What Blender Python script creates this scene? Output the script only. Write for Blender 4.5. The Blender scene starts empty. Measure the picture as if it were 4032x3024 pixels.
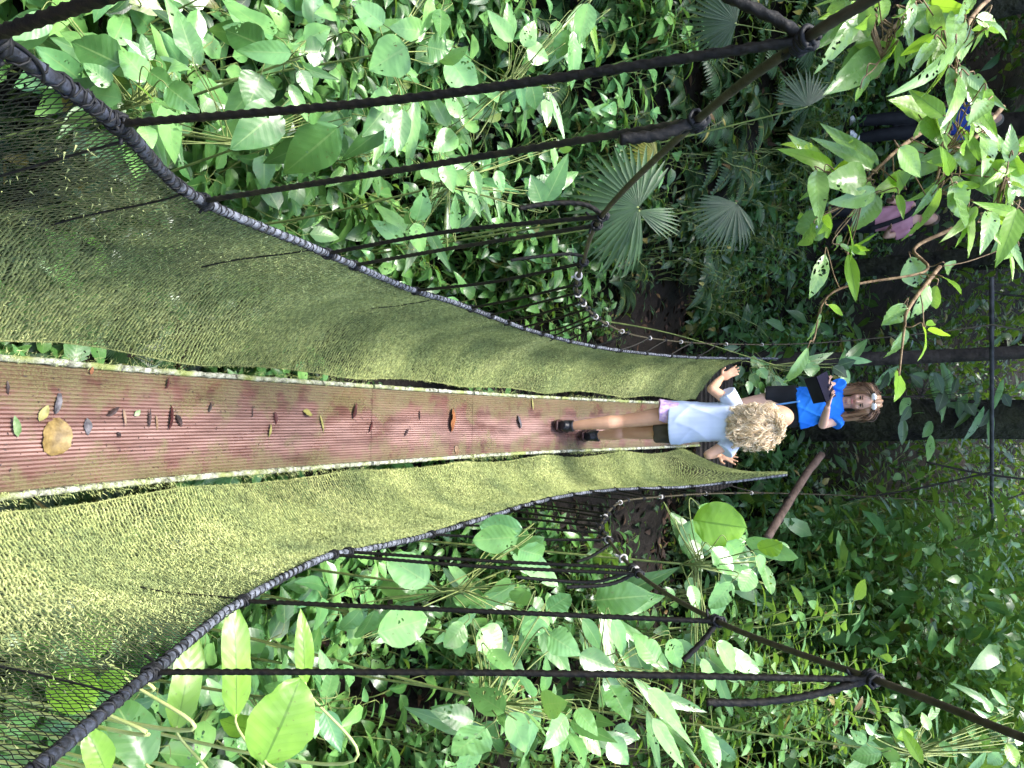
import bpy, math, random
import numpy as np
from math import radians, sin, cos, pi, sqrt
from mathutils import Vector, Matrix
random.seed(7); RNG = np.random.default_rng(7)
S = bpy.context.scene
COL = S.collection

# ------------------------------------------------------------------ camera
FPX = 3030.0; TH = radians(21.0); PS = radians(2.6)
CAM = np.array([-.05, 0, 0])
FH = np.array([-sin(PS), cos(PS), 0])
FWD = cos(TH)*FH + np.array([0, 0, -sin(TH)])
UPV = sin(TH)*FH + np.array([0, 0, cos(TH)])
LFT = np.array([-cos(PS), -sin(PS), 0])
cd = bpy.data.cameras.new('camera'); cam = bpy.data.objects.new('camera', cd); COL.objects.link(cam)
cd.sensor_fit = 'HORIZONTAL'; cd.sensor_width = 36; cd.lens = FPX/4032*36
cd.clip_start = .02; cd.clip_end = 300
m = Matrix((UPV, LFT, -FWD)).transposed().to_4x4(); m.translation = Vector(CAM)   # the phone was held on its side
cam.matrix_world = m
S.camera = cam

# ------------------------------------------------------------------ light
SUN_EL, SUN_AZ = radians(74), radians(-110)
w = bpy.data.worlds.new('World'); S.world = w; w.use_nodes = True
nt = w.node_tree; nt.nodes.clear()
sky = nt.nodes.new('ShaderNodeTexSky'); sky.sky_type = 'NISHITA'; sky.sun_disc = False
sky.sun_elevation = SUN_EL; sky.sun_rotation = SUN_AZ; sky.dust_density = 3; sky.air_density = 1.0
bg = nt.nodes.new('ShaderNodeBackground'); bg.inputs[1].default_value = .15
wo = nt.nodes.new('ShaderNodeOutputWorld')
nt.links.new(sky.outputs[0], bg.inputs[0]); nt.links.new(bg.outputs[0], wo.inputs[0])
sd = bpy.data.lights.new('sun', 'SUN'); so = bpy.data.objects.new('sun', sd); COL.objects.link(so)
sd.energy = 1.5; sd.angle = radians(13); sd.color = (1, .98, .92)
so.rotation_euler = Vector((-sin(SUN_AZ)*cos(SUN_EL), -cos(SUN_AZ)*cos(SUN_EL), -sin(SUN_EL))).to_track_quat('-Z', 'Y').to_euler()
S.view_settings.view_transform = 'Standard'; S.view_settings.look = 'None'
S.view_settings.exposure = 2.3; S.view_settings.gamma = 1
S.cycles.max_bounces = 6; S.cycles.transparent_max_bounces = 12

# ------------------------------------------------------------------ pixel -> world helpers
def ray(x, y): return FWD + (x-2016)/FPX*UPV + (1512-y)/FPX*LFT
def atX(x, y, X): r = ray(x, y); return CAM + r*(X-CAM[0])/r[0]
def atY(x, y, Y): r = ray(x, y); return CAM + r*(Y-CAM[1])/r[1]
def atD(x, y, d): return CAM + ray(x, y)*d
def srgb(r, g, b):
    f = lambda c: (c/255/12.92) if c/255 <= .04045 else ((c/255+.055)/1.055)**2.4
    return (f(r), f(g), f(b), 1)

# ------------------------------------------------------------------ mesh builder
class MB:
    def __init__(s): s.v = []; s.q = []; s.t = []; s.uv = []; s.k = []; s.n = 0
    def add(s, v, quads=None, tris=None, uv=None, k=None):
        v = np.asarray(v, float).reshape(-1, 3); s.v.append(v)
        if quads is not None and len(quads): s.q.append(np.asarray(quads, int).reshape(-1, 4)+s.n)
        if tris is not None and len(tris): s.t.append(np.asarray(tris, int).reshape(-1, 3)+s.n)
        s.uv.append(np.zeros((len(v), 2)) if uv is None else np.asarray(uv, float).reshape(-1, 2))
        s.k.append(np.zeros(len(v)) if k is None else np.broadcast_to(np.asarray(k, float), (len(v),)))
        s.n += len(v)
    def mesh(s, name, mat, smooth=True):
        me = bpy.data.meshes.new(name)
        V = np.concatenate(s.v); Q = np.concatenate(s.q) if s.q else np.zeros((0, 4), int); T = np.concatenate(s.t) if s.t else np.zeros((0, 3), int)
        me.vertices.add(len(V)); me.vertices.foreach_set('co', V.ravel())
        L = np.concatenate([Q.ravel(), T.ravel()]); me.loops.add(len(L)); me.loops.foreach_set('vertex_index', L)
        tot = np.concatenate([np.full(len(Q), 4), np.full(len(T), 3)]); st = np.concatenate([[0], np.cumsum(tot)[:-1]])
        me.polygons.add(len(tot)); me.polygons.foreach_set('loop_start', st); me.polygons.foreach_set('loop_total', tot)
        me.polygons.foreach_set('use_smooth', np.full(len(tot), smooth))
        UV = np.concatenate(s.uv)[L]; u = me.uv_layers.new(name='UVMap'); u.data.foreach_set('uv', UV.ravel())
        a = me.attributes.new('k', 'FLOAT', 'POINT'); a.data.foreach_set('value', np.concatenate(s.k))
        me.update(calc_edges=True); me.validate()
        for mm in (mat if isinstance(mat, (list, tuple)) else [mat]): me.materials.append(mm)
        return me
    def build(s, name, mat, parent=None, smooth=True):
        return link(bpy.data.objects.new(name, s.mesh(name, mat, smooth)), parent)
def link(o, parent=None):
    COL.objects.link(o)
    if parent is not None: o.parent = parent; o.matrix_parent_inverse = Matrix.Translation(-Vector(parent.location)) if parent.get('_w') else Matrix()
    return o
def tag(o, label=None, cat=None, group=None, kind=None):
    if label: o['label'] = label
    if cat: o['category'] = cat
    if group: o['group'] = group
    if kind: o['kind'] = kind
    return o
def empty(name, label, cat, loc=(0, 0, 0), group=None):
    """an Empty at the thing's base; parts are modelled in world space and keep their place"""
    o = bpy.data.objects.new(name, None); o.empty_display_size = .1; COL.objects.link(o)
    o.location = loc; o['_w'] = 1
    return tag(o, label, cat, group)

def norm(a): return a/np.maximum(np.linalg.norm(a, axis=-1, keepdims=True), 1e-9)
def catmull(P, n=8):
    P = np.asarray(P, float); Q = np.vstack([2*P[0]-P[1], P, 2*P[-1]-P[-2]]); out = []
    for i in range(len(P)-1):
        p0, p1, p2, p3 = Q[i:i+4]
        for t in np.linspace(0, 1, n, endpoint=False):
            out.append(.5*((2*p1)+(-p0+p2)*t+(2*p0-5*p1+4*p2-p3)*t*t+(-p0+3*p1-3*p2+p3)*t**3))
    out.append(P[-1]); return np.array(out)
def resample(P, step):
    P = np.asarray(P); d = np.r_[0, np.cumsum(np.linalg.norm(np.diff(P, axis=0), axis=1))]
    n = max(2, int(d[-1]/step)+1); s = np.linspace(0, d[-1], n)
    return np.stack([np.interp(s, d, P[:, i]) for i in range(3)], 1)
def tube(mb, P, r, n=8, twist=0, lobe=0, lobes=3, k=0, ry=None, cap=True, noise=0, ref=None):
    """swept ring with optional twisted lobes (laid rope)"""
    P = np.asarray(P, float); N = len(P); r = np.broadcast_to(np.asarray(r, float), (N,)); ry = r if ry is None else np.broadcast_to(np.asarray(ry, float), (N,))
    T = norm(np.gradient(P, axis=0))
    a = np.array(ref if ref is not None else [0, 0, 1.]); 
    if ref is None and abs(T[0]@a) > .9: a = np.array([1., 0, 0])
    A = np.zeros_like(P); x = norm(a-(a@T[0])*T[0])
    for i in range(N):
        x = x-(x@T[i])*T[i]; x = x/max(np.linalg.norm(x), 1e-9); A[i] = x
    B = np.cross(T, A); ph = np.linspace(0, 2*pi, n, endpoint=False)
    s = np.r_[0, np.cumsum(np.linalg.norm(np.diff(P, axis=0), axis=1))]
    rr = 1+lobe*np.cos(lobes*(ph[None]-twist*s[:, None]))
    if noise: rr = rr*(1+noise*RNG.standard_normal((N, n)))
    V = P[:, None]+A[:, None]*(np.cos(ph)[None]*rr*r[:, None])[..., None]+B[:, None]*(np.sin(ph)[None]*rr*ry[:, None])[..., None]
    i, j = np.meshgrid(np.arange(N-1), np.arange(n), indexing='ij'); j2 = (j+1) % n
    Q = np.stack([i*n+j, i*n+j2, (i+1)*n+j2, (i+1)*n+j], -1).reshape(-1, 4)
    V = V.reshape(-1, 3); uv = np.stack([np.tile(ph/2/pi, N), np.repeat(s, n)], 1); tr = []
    if cap:
        V = np.vstack([V, P[0], P[-1]]); uv = np.vstack([uv, [0, 0], [0, s[-1]]]); c0, c1 = N*n, N*n+1
        tr = [[c0, (j+1) % n, j] for j in range(n)]+[[c1, (N-1)*n+j, (N-1)*n+(j+1) % n] for j in range(n)]
    mb.add(V, Q, tr, uv, k)
def ellipsoid(mb, c, r, n=16, m_=10, R=None, k=0):
    th = np.linspace(0, pi, m_+1); ph = np.linspace(0, 2*pi, n, endpoint=False)
    V = np.stack([np.outer(np.sin(th), np.cos(ph)), np.outer(np.sin(th), np.sin(ph)), np.outer(np.cos(th), np.ones(n))], -1).reshape(-1, 3)*np.array(r)
    if R is not None: V = V@np.array(R).T
    i, j = np.meshgrid(np.arange(m_), np.arange(n), indexing='ij'); j2 = (j+1) % n
    mb.add(V+np.array(c), np.stack([i*n+j, (i+1)*n+j, (i+1)*n+j2, i*n+j2], -1).reshape(-1, 4), k=k)
def box(mb, c, s, R=None, k=0):
    V = np.array([[x, y, z] for x in (-.5, .5) for y in (-.5, .5) for z in (-.5, .5)])*np.array(s)
    if R is not None: V = V@np.array(R).T
    mb.add(V+np.array(c), [[0, 1, 3, 2], [4, 6, 7, 5], [0, 4, 5, 1], [2, 3, 7, 6], [0, 2, 6, 4], [1, 5, 7, 3]], k=k)

# smooth value noise on the plane
_G = RNG.random((64, 64))
def vnoise(x, y):
    x = np.asarray(x, float); y = np.asarray(y, float); xi = np.floor(x).astype(int); yi = np.floor(y).astype(int); fx = x-xi; fy = y-yi
    fx = fx*fx*(3-2*fx); fy = fy*fy*(3-2*fy); g = lambda a, b: _G[a % 64, b % 64]
    return (g(xi, yi)*(1-fx)+g(xi+1, yi)*fx)*(1-fy)+(g(xi, yi+1)*(1-fx)+g(xi+1, yi+1)*fx)*fy
def sstep(a, b, x): t = np.clip((np.asarray(x, float)-a)/(b-a), 0, 1); return t*t*(3-2*t)

# ------------------------------------------------------------------ leaves
def prof_ovate(t): return np.sin(pi*np.clip(t, 0, 1)**.72)**.85*(1-.25*t)*1.08
def prof_lance(t): return np.sin(pi*np.clip(t, 0, 1)**.85)**.9
def prof_strap(t): return np.minimum(1, np.minimum(t*5, (1-t)*4))**.7
def prof_oval(t): return np.sin(pi*np.clip(t, 0, 1)**.9)**.62
def leaves(mb, base, d, nrm, L, W, prof=prof_ovate, droop=.6, fold=.18, seg=7, cols=5, ripple=.02, k=0, edge_=.05):
    base = np.atleast_2d(base); N = len(base); d = norm(np.atleast_2d(d)); nrm = np.atleast_2d(nrm)
    nrm = norm(nrm-(np.sum(nrm*d, 1, keepdims=True))*d); side = np.cross(d, nrm)
    L = np.broadcast_to(L, (N,)); W = np.broadcast_to(W, (N,)); dr = np.broadcast_to(droop, (N,))+1e-3; fo = np.broadcast_to(fold, (N,))
    t = np.linspace(0, 1, seg+1); u = np.linspace(-1, 1, cols); w_ = prof(t); w_[-1] = .0; w_[0] = max(w_[0], .03)
    a = (np.sin(dr[:, None]*t)/dr[:, None])*L[:, None]; b = ((1-np.cos(dr[:, None]*t))/dr[:, None])*L[:, None]
    cen = base[:, None]+d[:, None]*a[..., None]-nrm[:, None]*b[..., None]
    hw = .5*W[:, None]*w_[None]
    rip = ripple*RNG.standard_normal((N, seg+1, cols))*W[:, None, None]
    off = fo[:, None, None]*np.abs(u)[None, None]*hw[..., None]+rip*np.abs(u)
    edge = 1+edge_*RNG.standard_normal((N, seg+1, 1))
    V = cen[:, :, None]+side[:, None, None]*(u[None, None]*hw[..., None]*edge)[..., None]+nrm[:, None, None]*off[..., None]
    uv = np.stack(np.broadcast_arrays(((u+1)/2)[None, :], t[:, None]), -1); uv = np.broadcast_to(uv, (N,)+uv.shape)
    i, j = np.meshgrid(np.arange(seg), np.arange(cols-1), indexing='ij'); q = np.stack([i*cols+j, i*cols+j+1, (i+1)*cols+j+1, (i+1)*cols+j], -1).reshape(-1, 4)
    Q = (q[None]+(np.arange(N)*(seg+1)*cols)[:, None, None]).reshape(-1, 4)
    kk = np.repeat(np.broadcast_to(k, (N,)), (seg+1)*cols)
    mb.add(V.reshape(-1, 3), Q, uv=uv.reshape(-1, 2), k=kk)

# ------------------------------------------------------------------ materials
def newmat(name):
    m = bpy.data.materials.new(name); m.use_nodes = True; nt = m.node_tree; nt.nodes.clear()
    out = nt.nodes.new('ShaderNodeOutputMaterial'); return m, nt, out
def N(nt, t, **kw):
    n = nt.nodes.new(t)
    for a, b in kw.items():
        if a.startswith('i_'): n.inputs[a[2:].replace('_', ' ')].default_value = b
        else: setattr(n, a, b)
    return n
def math_(nt, op, a, b=None, c=None):
    n = nt.nodes.new('ShaderNodeMath'); n.operation = op
    for i, v in enumerate((a, b, c)):
        if v is None: continue
        if isinstance(v, (int, float)): n.inputs[i].default_value = v
        else: nt.links.new(v, n.inputs[i])
    return n.outputs[0]
def ramp(nt, fac, stops, interp='LINEAR'):
    n = nt.nodes.new('ShaderNodeValToRGB'); cr = n.color_ramp; cr.interpolation = interp
    while len(cr.elements) < len(stops): cr.elements.new(.5)
    for e, (p, c) in zip(cr.elements, stops): e.position = p; e.color = c
    nt.links.new(fac, n.inputs[0]); return n.outputs[0]
def mixc(nt, f, a, b, mode='MIX'):
    n = nt.nodes.new('ShaderNodeMix'); n.data_type = 'RGBA'; n.blend_type = mode
    for s, v in ((n.inputs[0], f), (n.inputs[6], a), (n.inputs[7], b)):
        if isinstance(v, (int, float, tuple)): s.default_value = v
        else: nt.links.new(v, s)
    return n.outputs[2]
def noise(nt, scale, detail=3, co='Object', rough=.5):
    tc = nt.nodes.new('ShaderNodeTexCoord'); n = nt.nodes.new('ShaderNodeTexNoise'); n.inputs['Scale'].default_value = scale; n.inputs['Detail'].default_value = detail; n.inputs['Roughness'].default_value = rough
    nt.links.new(tc.outputs[co], n.inputs['Vector']); return n.outputs[0]
def bump(nt, h, strength=.3, dist=.01):
    b = nt.nodes.new('ShaderNodeBump'); b.inputs['Strength'].default_value = strength; b.inputs['Distance'].default_value = dist
    nt.links.new(h, b.inputs['Height']); return b.outputs[0]

def leafmat(name, cols, rough=.38, trans=.28, holes=0, tcol=None, vein=.35, coat=0, vcol=(.30, .42, .14, 1)):
    m, nt, out = newmat(name)
    geo = nt.nodes.new('ShaderNodeNewGeometry'); rnd = geo.outputs['Random Per Island']
    c = ramp(nt, rnd, [(i/(len(cols)-1)*.95, x) for i, x in enumerate(cols)]+([(.972, (.30, .26, .06, 1)), (.99, (.13, .07, .03, 1))] if vein else []))
    uvn = nt.nodes.new('ShaderNodeTexCoord'); sep = nt.nodes.new('ShaderNodeSeparateXYZ'); nt.links.new(uvn.outputs['UV'], sep.inputs[0])
    au = math_(nt, 'ABSOLUTE', math_(nt, 'SUBTRACT', sep.outputs[0], .5))
    mid = math_(nt, 'LESS_THAN', au, .022)
    lat = math_(nt, 'FRACT', math_(nt, 'SUBTRACT', math_(nt, 'MULTIPLY', sep.outputs[1], 9.), math_(nt, 'MULTIPLY', au, 3.2)))
    latd = math_(nt, 'ABSOLUTE', math_(nt, 'SUBTRACT', lat, .5)); latl = math_(nt, 'GREATER_THAN', latd, .455)
    v = math_(nt, 'MAXIMUM', mid, math_(nt, 'MULTIPLY', latl, .22))
    n1 = noise(nt, 14, 4); blot = ramp(nt, n1, [(.35, (.72, .76, .72, 1)), (.65, (1.15, 1.1, 1.0, 1))])
    c = mixc(nt, 1.0, c, blot, 'MULTIPLY')
    c = mixc(nt, math_(nt, 'MULTIPLY', v, vein), c, vcol)
    sp = noise(nt, 95, 2); spt = math_(nt, 'GREATER_THAN', sp, .70)
    c = mixc(nt, math_(nt, 'MULTIPLY', spt, .6), c, (.10, .07, .025, 1))
    bn = bump(nt, math_(nt, 'ADD', math_(nt, 'MULTIPLY', latd, 1.0), math_(nt, 'MULTIPLY', n1, .8)), .22, .003)
    p = N(nt, 'ShaderNodeBsdfPrincipled'); nt.links.new(c, p.inputs['Base Color']); nt.links.new(bn, p.inputs['Normal'])
    rr = math_(nt, 'ADD', rough-.12, math_(nt, 'MULTIPLY', noise(nt, 30, 3), .25)); nt.links.new(rr, p.inputs['Roughness'])
    p.inputs['Specular IOR Level'].default_value = .6; p.inputs['Coat Weight'].default_value = coat; p.inputs['Coat Roughness'].default_value = .22
    tr = N(nt, 'ShaderNodeBsdfTranslucent'); nt.links.new(mixc(nt, .75, c, tcol or (.30, .52, .04, 1)), tr.inputs[0])
    mx = N(nt, 'ShaderNodeMixShader'); mx.inputs[0].default_value = trans
    nt.links.new(p.outputs[0], mx.inputs[1]); nt.links.new(tr.outputs[0], mx.inputs[2]); o = mx.outputs[0]
    if holes:
        vz = N(nt, 'ShaderNodeTexVoronoi'); vz.inputs['Scale'].default_value = 55; tc = N(nt, 'ShaderNodeTexCoord')
        nd = N(nt, 'ShaderNodeTexNoise'); nd.inputs['Scale'].default_value = 40; nt.links.new(tc.outputs['Object'], nd.inputs['Vector'])
        nt.links.new(mixc(nt, .025, tc.outputs['Object'], nd.outputs['Color']), vz.inputs['Vector'])
        big = noise(nt, 13, 2); h = math_(nt, 'MULTIPLY', math_(nt, 'LESS_THAN', vz.outputs['Distance'], .33), math_(nt, 'GREATER_THAN', big, 1-holes))
        t2 = N(nt, 'ShaderNodeBsdfTransparent'); m2 = N(nt, 'ShaderNodeMixShader'); nt.links.new(h, m2.inputs[0]); nt.links.new(o, m2.inputs[1]); nt.links.new(t2.outputs[0], m2.inputs[2]); o = m2.outputs[0]
    nt.links.new(o, out.inputs[0]); return m
def simple(name, ca, cb, scale=8, rough=.7, bs=.4, bd=.01, detail=5, spec=.3, island=False, r2=None):
    m, nt, out = newmat(name); n = noise(nt, scale, detail)
    c = ramp(nt, n, [(.35, ca), (.65, cb)])
    if island:
        g = nt.nodes.new('ShaderNodeNewGeometry'); c = mixc(nt, 1.0, c, ramp(nt, g.outputs['Random Per Island'], [(0, (.6, .6, .6, 1)), (1, (1.3, 1.3, 1.3, 1))]), 'MULTIPLY')
    p = N(nt, 'ShaderNodeBsdfPrincipled'); nt.links.new(c, p.inputs['Base Color']); p.inputs['Roughness'].default_value = rough; p.inputs['Specular IOR Level'].default_value = spec
    if bs: nt.links.new(bump(nt, noise(nt, scale*3, 4), bs, bd), p.inputs['Normal'])
    nt.links.new(p.outputs[0], out.inputs[0]); return m

G = lambda r, g, b: (r, g, b, 1)
M = {}
M['leaf'] = leafmat('broad leaf', [G(.016, .060, .018), G(.045, .135, .035), G(.095, .235, .060), G(.035, .105, .038), G(.13, .29, .065)], .38, .24, holes=.36, coat=.25)
M['leaf_sheen'] = leafmat('pale broad leaf', [G(.11, .27, .09), G(.15, .34, .10), G(.20, .41, .12), G(.12, .30, .12), G(.07, .20, .07)], .34, .22, holes=.38, coat=.4)  # lighter copy of the broad leaf: sky sheen put into the base colour
M['leaf_gloss'] = leafmat('glossy leaf', [G(.16, .30, .10), G(.22, .39, .12), G(.17, .32, .12)], .25, .25, holes=.42, coat=.5)
M['leaf_lime'] = leafmat('lime leaf with painted backlight', [G(.17, .34, .03), G(.22, .42, .05), G(.14, .32, .04)], .36, .45, holes=.25, tcol=(.36, .62, .04, 1), vein=.75, vcol=(.05, .13, .01, 1))  # light coming through the leaf is partly put into the lime colour
M['leaf_shade'] = leafmat('leaf with painted shade', [G(.006, .022, .009), G(.012, .042, .016), G(.026, .08, .028), G(.015, .042, .02)], .42, .2)  # gloom between the plants is put into this dark leaf colour
M['leaf_small'] = leafmat('small leaf', [G(.018, .06, .022), G(.03, .10, .035), G(.06, .16, .055), G(.02, .06, .025)], .35, .28)
M['leaf_bush'] = leafmat('bush leaf', [G(.03, .10, .03), G(.09, .22, .06), G(.18, .36, .14), G(.05, .15, .055), G(.24, .42, .18)], .34, .28, coat=.2)
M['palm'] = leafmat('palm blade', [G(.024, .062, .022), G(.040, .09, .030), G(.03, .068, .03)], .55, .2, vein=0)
M['palm_shade'] = leafmat('palm blade with painted shade', [G(.010, .030, .014), G(.018, .045, .020)], .6, .2, vein=0)  # darker copy of the palm blade: shade of the slope put into the colour
M['palm_yellow'] = leafmat('ageing palm blade', [G(.20, .20, .03), G(.26, .22, .04)], .45, .3, vein=0)
M['stem'] = simple('green stem', G(.10, .14, .04), G(.22, .26, .08), 20, .5)
M['stem_pale'] = simple('pale petiole', G(.35, .42, .14), G(.45, .50, .2), 20, .45, .1)
M['twig'] = simple('brown twig', G(.10, .06, .03), G(.26, .18, .10), 30, .7)
M['bark'] = simple('dark bark', G(.004, .0035, .0025), G(.030, .032, .016), 3.5, .85, 1, .12, 9)
M['bark_grey'] = simple('grey brown bark', G(.016, .013, .011), G(.045, .036, .03), 7, .85, .8, .03)
M['soil'] = simple('wet soil', G(.004, .0025, .0015), G(.013, .008, .005), 2.5, .75, .8, .05, 8)
M['litter'] = simple('dead leaves', G(.025, .013, .008), G(.09, .05, .028), 9, .7, .3, .01, island=True)
M['rope'] = simple('wet black rope', G(.0016, .0013, .0008), G(.009, .007, .003), 60, .6, .6, .002)
M['rope_mossy'] = simple('mossy rope', G(.003, .003, .0015), G(.020, .018, .006), 45, .75, .6, .002)
M['cable'] = simple('weathered main cable', G(.022, .019, .009), G(.06, .05, .03), 40, .6, .5, .002)
def railmat():
    m, nt, out = newmat('grey handrail cable wrapped in black net'); at = N(nt, 'ShaderNodeAttribute', attribute_name='k'); n = noise(nt, 42, 7, rough=.65)
    c = mixc(nt, at.outputs['Fac'], ramp(nt, n, [(.38, G(.03, .036, .045)), (.6, G(.17, .185, .22))]), ramp(nt, n, [(.42, G(.006, .007, .010)), (.66, G(.06, .07, .10))]))
    p = N(nt, 'ShaderNodeBsdfPrincipled'); nt.links.new(c, p.inputs['Base Color']); p.inputs['Roughness'].default_value = .6
    nt.links.new(bump(nt, n, .8, .004), p.inputs['Normal']); nt.links.new(p.outputs[0], out.inputs[0]); return m
M['rail'] = railmat()
M['cord'] = simple('black lashing cord', G(.003, .0035, .004), G(.012, .013, .015), 50, .65, .3, .001)
M['clamp'] = simple('pale metal clamp', G(.28, .26, .24), G(.5, .48, .46), 60, .5, .3, .001)
M['steel'] = simple('dark galvanised bar', G(.02, .02, .022), G(.06, .06, .066), 12, .45, .3, .003)
M['wood_pole'] = simple('weathered brown pole', G(.05, .032, .024), G(.12, .08, .062), 14, .7, .4, .005)

# net: black cord furred with moss where attribute k is high
def netmat():
    m, nt, out = newmat('mossy net'); at = N(nt, 'ShaderNodeAttribute', attribute_name='k'); g = N(nt, 'ShaderNodeNewGeometry')
    n = noise(nt, 3.0, 6); n2 = noise(nt, 60, 3)
    moss = ramp(nt, n, [(.30, G(.21, .265, .125)), (.50, G(.36, .41, .185)), (.70, G(.50, .54, .26))])
    moss = mixc(nt, 1., moss, ramp(nt, n2, [(.3, G(.6, .62, .55)), (.7, G(1.3, 1.3, 1.2))]), 'MULTIPLY')
    moss = mixc(nt, 1., moss, ramp(nt, g.outputs['Random Per Island'], [(0, G(.65, .7, .7)), (1, G(1.25, 1.2, 1.1))]), 'MULTIPLY')
    c = mixc(nt, at.outputs['Fac'], G(.008, .011, .009), moss)
    p = N(nt, 'ShaderNodeBsdfPrincipled'); nt.links.new(c, p.inputs['Base Color']); p.inputs['Roughness'].default_value = .8; p.inputs['Specular IOR Level'].default_value = .2
    nt.links.new(p.outputs[0], out.inputs[0]); return m
M['net'] = netmat()

def deckmat():
    m, nt, out = newmat('ribbed wet deck'); tc = N(nt, 'ShaderNodeTexCoord'); sp = N(nt, 'ShaderNodeSeparateXYZ'); nt.links.new(tc.outputs['Object'], sp.inputs[0])
    at = N(nt, 'ShaderNodeAttribute', attribute_name='k')
    mp = N(nt, 'ShaderNodeMapping'); mp.inputs['Scale'].default_value = (9, 1.6, 1); nt.links.new(tc.outputs['Object'], mp.inputs[0])
    ns = N(nt, 'ShaderNodeTexNoise'); ns.inputs['Scale'].default_value = 2.2; ns.inputs['Detail'].default_value = 7; nt.links.new(mp.outputs[0], ns.inputs['Vector'])
    low = ramp(nt, ns.outputs[0], [(.3, G(.055, .022, .015)), (.6, G(.105, .044, .032)), (.8, G(.14, .066, .045))])
    hi = ramp(nt, ns.outputs[0], [(.3, G(.12, .060, .050)), (.65, G(.34, .225, .205))])
    cenf = math_(nt, 'SUBTRACT', 1.0, math_(nt, 'MULTIPLY', math_(nt, 'ABSOLUTE', math_(nt, 'ADD', sp.outputs[0], -.03)), 6.0)); cenf = math_(nt, 'MAXIMUM', cenf, .08)
    c = mixc(nt, math_(nt, 'MULTIPLY', at.outputs['Fac'], cenf), low, hi)
    mo = noise(nt, 9, 7, rough=.65); ed = math_(nt, 'MULTIPLY', math_(nt, 'ABSOLUTE', math_(nt, 'ADD', sp.outputs[0], -.02)), 1.55)
    mf = math_(nt, 'SMOOTH_MIN', math_(nt, 'MAXIMUM', math_(nt, 'MULTIPLY', math_(nt, 'SUBTRACT', math_(nt, 'ADD', mo, ed), .60), 6.0), 0.0), .75, .1)
    fine = noise(nt, 160, 3); mf = math_(nt, 'MULTIPLY', mf, ramp(nt, fine, [(.38, G(.2, .2, .2)), (.6, G(1, 1, 1))]))
    c = mixc(nt, mf, c, G(.14, .14, .06))
    p = N(nt, 'ShaderNodeBsdfPrincipled'); nt.links.new(c, p.inputs['Base Color'])
    rg = ramp(nt, noise(nt, 5, 5), [(.35, G(.22, .22, .22)), (.7, G(.5, .5, .5))]); nt.links.new(rg, p.inputs['Roughness']); p.inputs['Specular IOR Level'].default_value = .7
    nt.links.new(bump(nt, noise(nt, 120, 5), .35, .002), p.inputs['Normal'])
    nt.links.new(p.outputs[0], out.inputs[0]); return m
M['deck'] = deckmat()
def lichenmat():
    m, nt, out = newmat('lichen crusted edge'); n = noise(nt, 38, 6, rough=.7); n2 = noise(nt, 6, 4)
    c = ramp(nt, n, [(.36, G(.035, .035, .024)), (.46, G(.20, .21, .16)), (.60, G(.42, .44, .36))])
    c = mixc(nt, ramp(nt, n2, [(.48, G(0, 0, 0)), (.62, G(.85, .85, .85))]), c, G(.20, .24, .06))
    p = N(nt, 'ShaderNodeBsdfPrincipled'); nt.links.new(c, p.inputs['Base Color']); p.inputs['Roughness'].default_value = .8
    nt.links.new(bump(nt, n, .7, .004), p.inputs['Normal']); nt.links.new(p.outputs[0], out.inputs[0]); return m
M['lichen'] = lichenmat()

# ------------------------------------------------------------------ ground
def hgt(x, y):
    x = np.asarray(x, float); y = np.asarray(y, float)
    h = -3.7+.50*np.maximum(0, -x-.9)+.42*np.maximum(0, x-2.2)+2.3*sstep(4.2, 7.6, y)+.55*np.maximum(0, y-9.5)
    h = h+.25*(vnoise(x*.7+9, y*.7+5)-.5)*2+.08*(vnoise(x*3, y*3)-.5)
    return h+.0*x
n = 220; xs = np.linspace(-30, 30, n); ys = np.linspace(-14, 46, n); X, Y = np.meshgrid(xs, ys, indexing='ij')
mb = MB(); i, j = np.meshgrid(np.arange(n-1), np.arange(n-1), indexing='ij')
mb.add(np.stack([X, Y, hgt(X, Y)], -1), np.stack([i*n+j, (i+1)*n+j, (i+1)*n+j+1, i*n+j+1], -1))
tag(mb.build('ground', M['soil']), kind='structure')
mb = MB(); n = 9000; x = RNG.uniform(-6, 6, n); y = RNG.uniform(.3, 10, n); b = np.stack([x, y, hgt(x, y)+.02], 1)
d = norm(np.stack([RNG.standard_normal(n), RNG.standard_normal(n), .25*RNG.standard_normal(n)], 1)); nn = norm(np.stack([.4*RNG.standard_normal(n), .4*RNG.standard_normal(n), np.ones(n)], 1))
leaves(mb, b, d, nn, RNG.uniform(.05, .14, n), RNG.uniform(.02, .06, n), droop=RNG.uniform(-.8, 1.2, n), seg=4, cols=3)
tag(mb.build('leaf_litter', M['litter']), 'dead brown leaves lying scattered over the dark soil', 'leaf litter', kind='stuff')
mb = MB(); n = 26000; x = RNG.uniform(-8, 7, n); y = RNG.uniform(.3, 12, n); kp = vnoise(x*1.3, y*1.3) > .42; x = x[kp]; y = y[kp]; n = len(x)
b = np.stack([x, y, hgt(x, y)+RNG.uniform(0, .22, n)], 1); a = RNG.uniform(0, 2*pi, n)
d = norm(np.stack([np.cos(a), np.sin(a), RNG.uniform(-.1, 1.0, n)], 1)); nn = np.stack([-.5*np.cos(a), -.5*np.sin(a), np.ones(n)], 1)
leaves(mb, b, d, nn, RNG.uniform(.04, .13, n), RNG.uniform(.015, .05, n), prof_lance, droop=RNG.uniform(.2, 1.2, n), seg=4, cols=3)
tag(mb.build('ground_cover', M['leaf_shade']), 'low dark green seedlings and creepers covering the slope under the shrubs', 'ground cover', kind='stuff')

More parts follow.
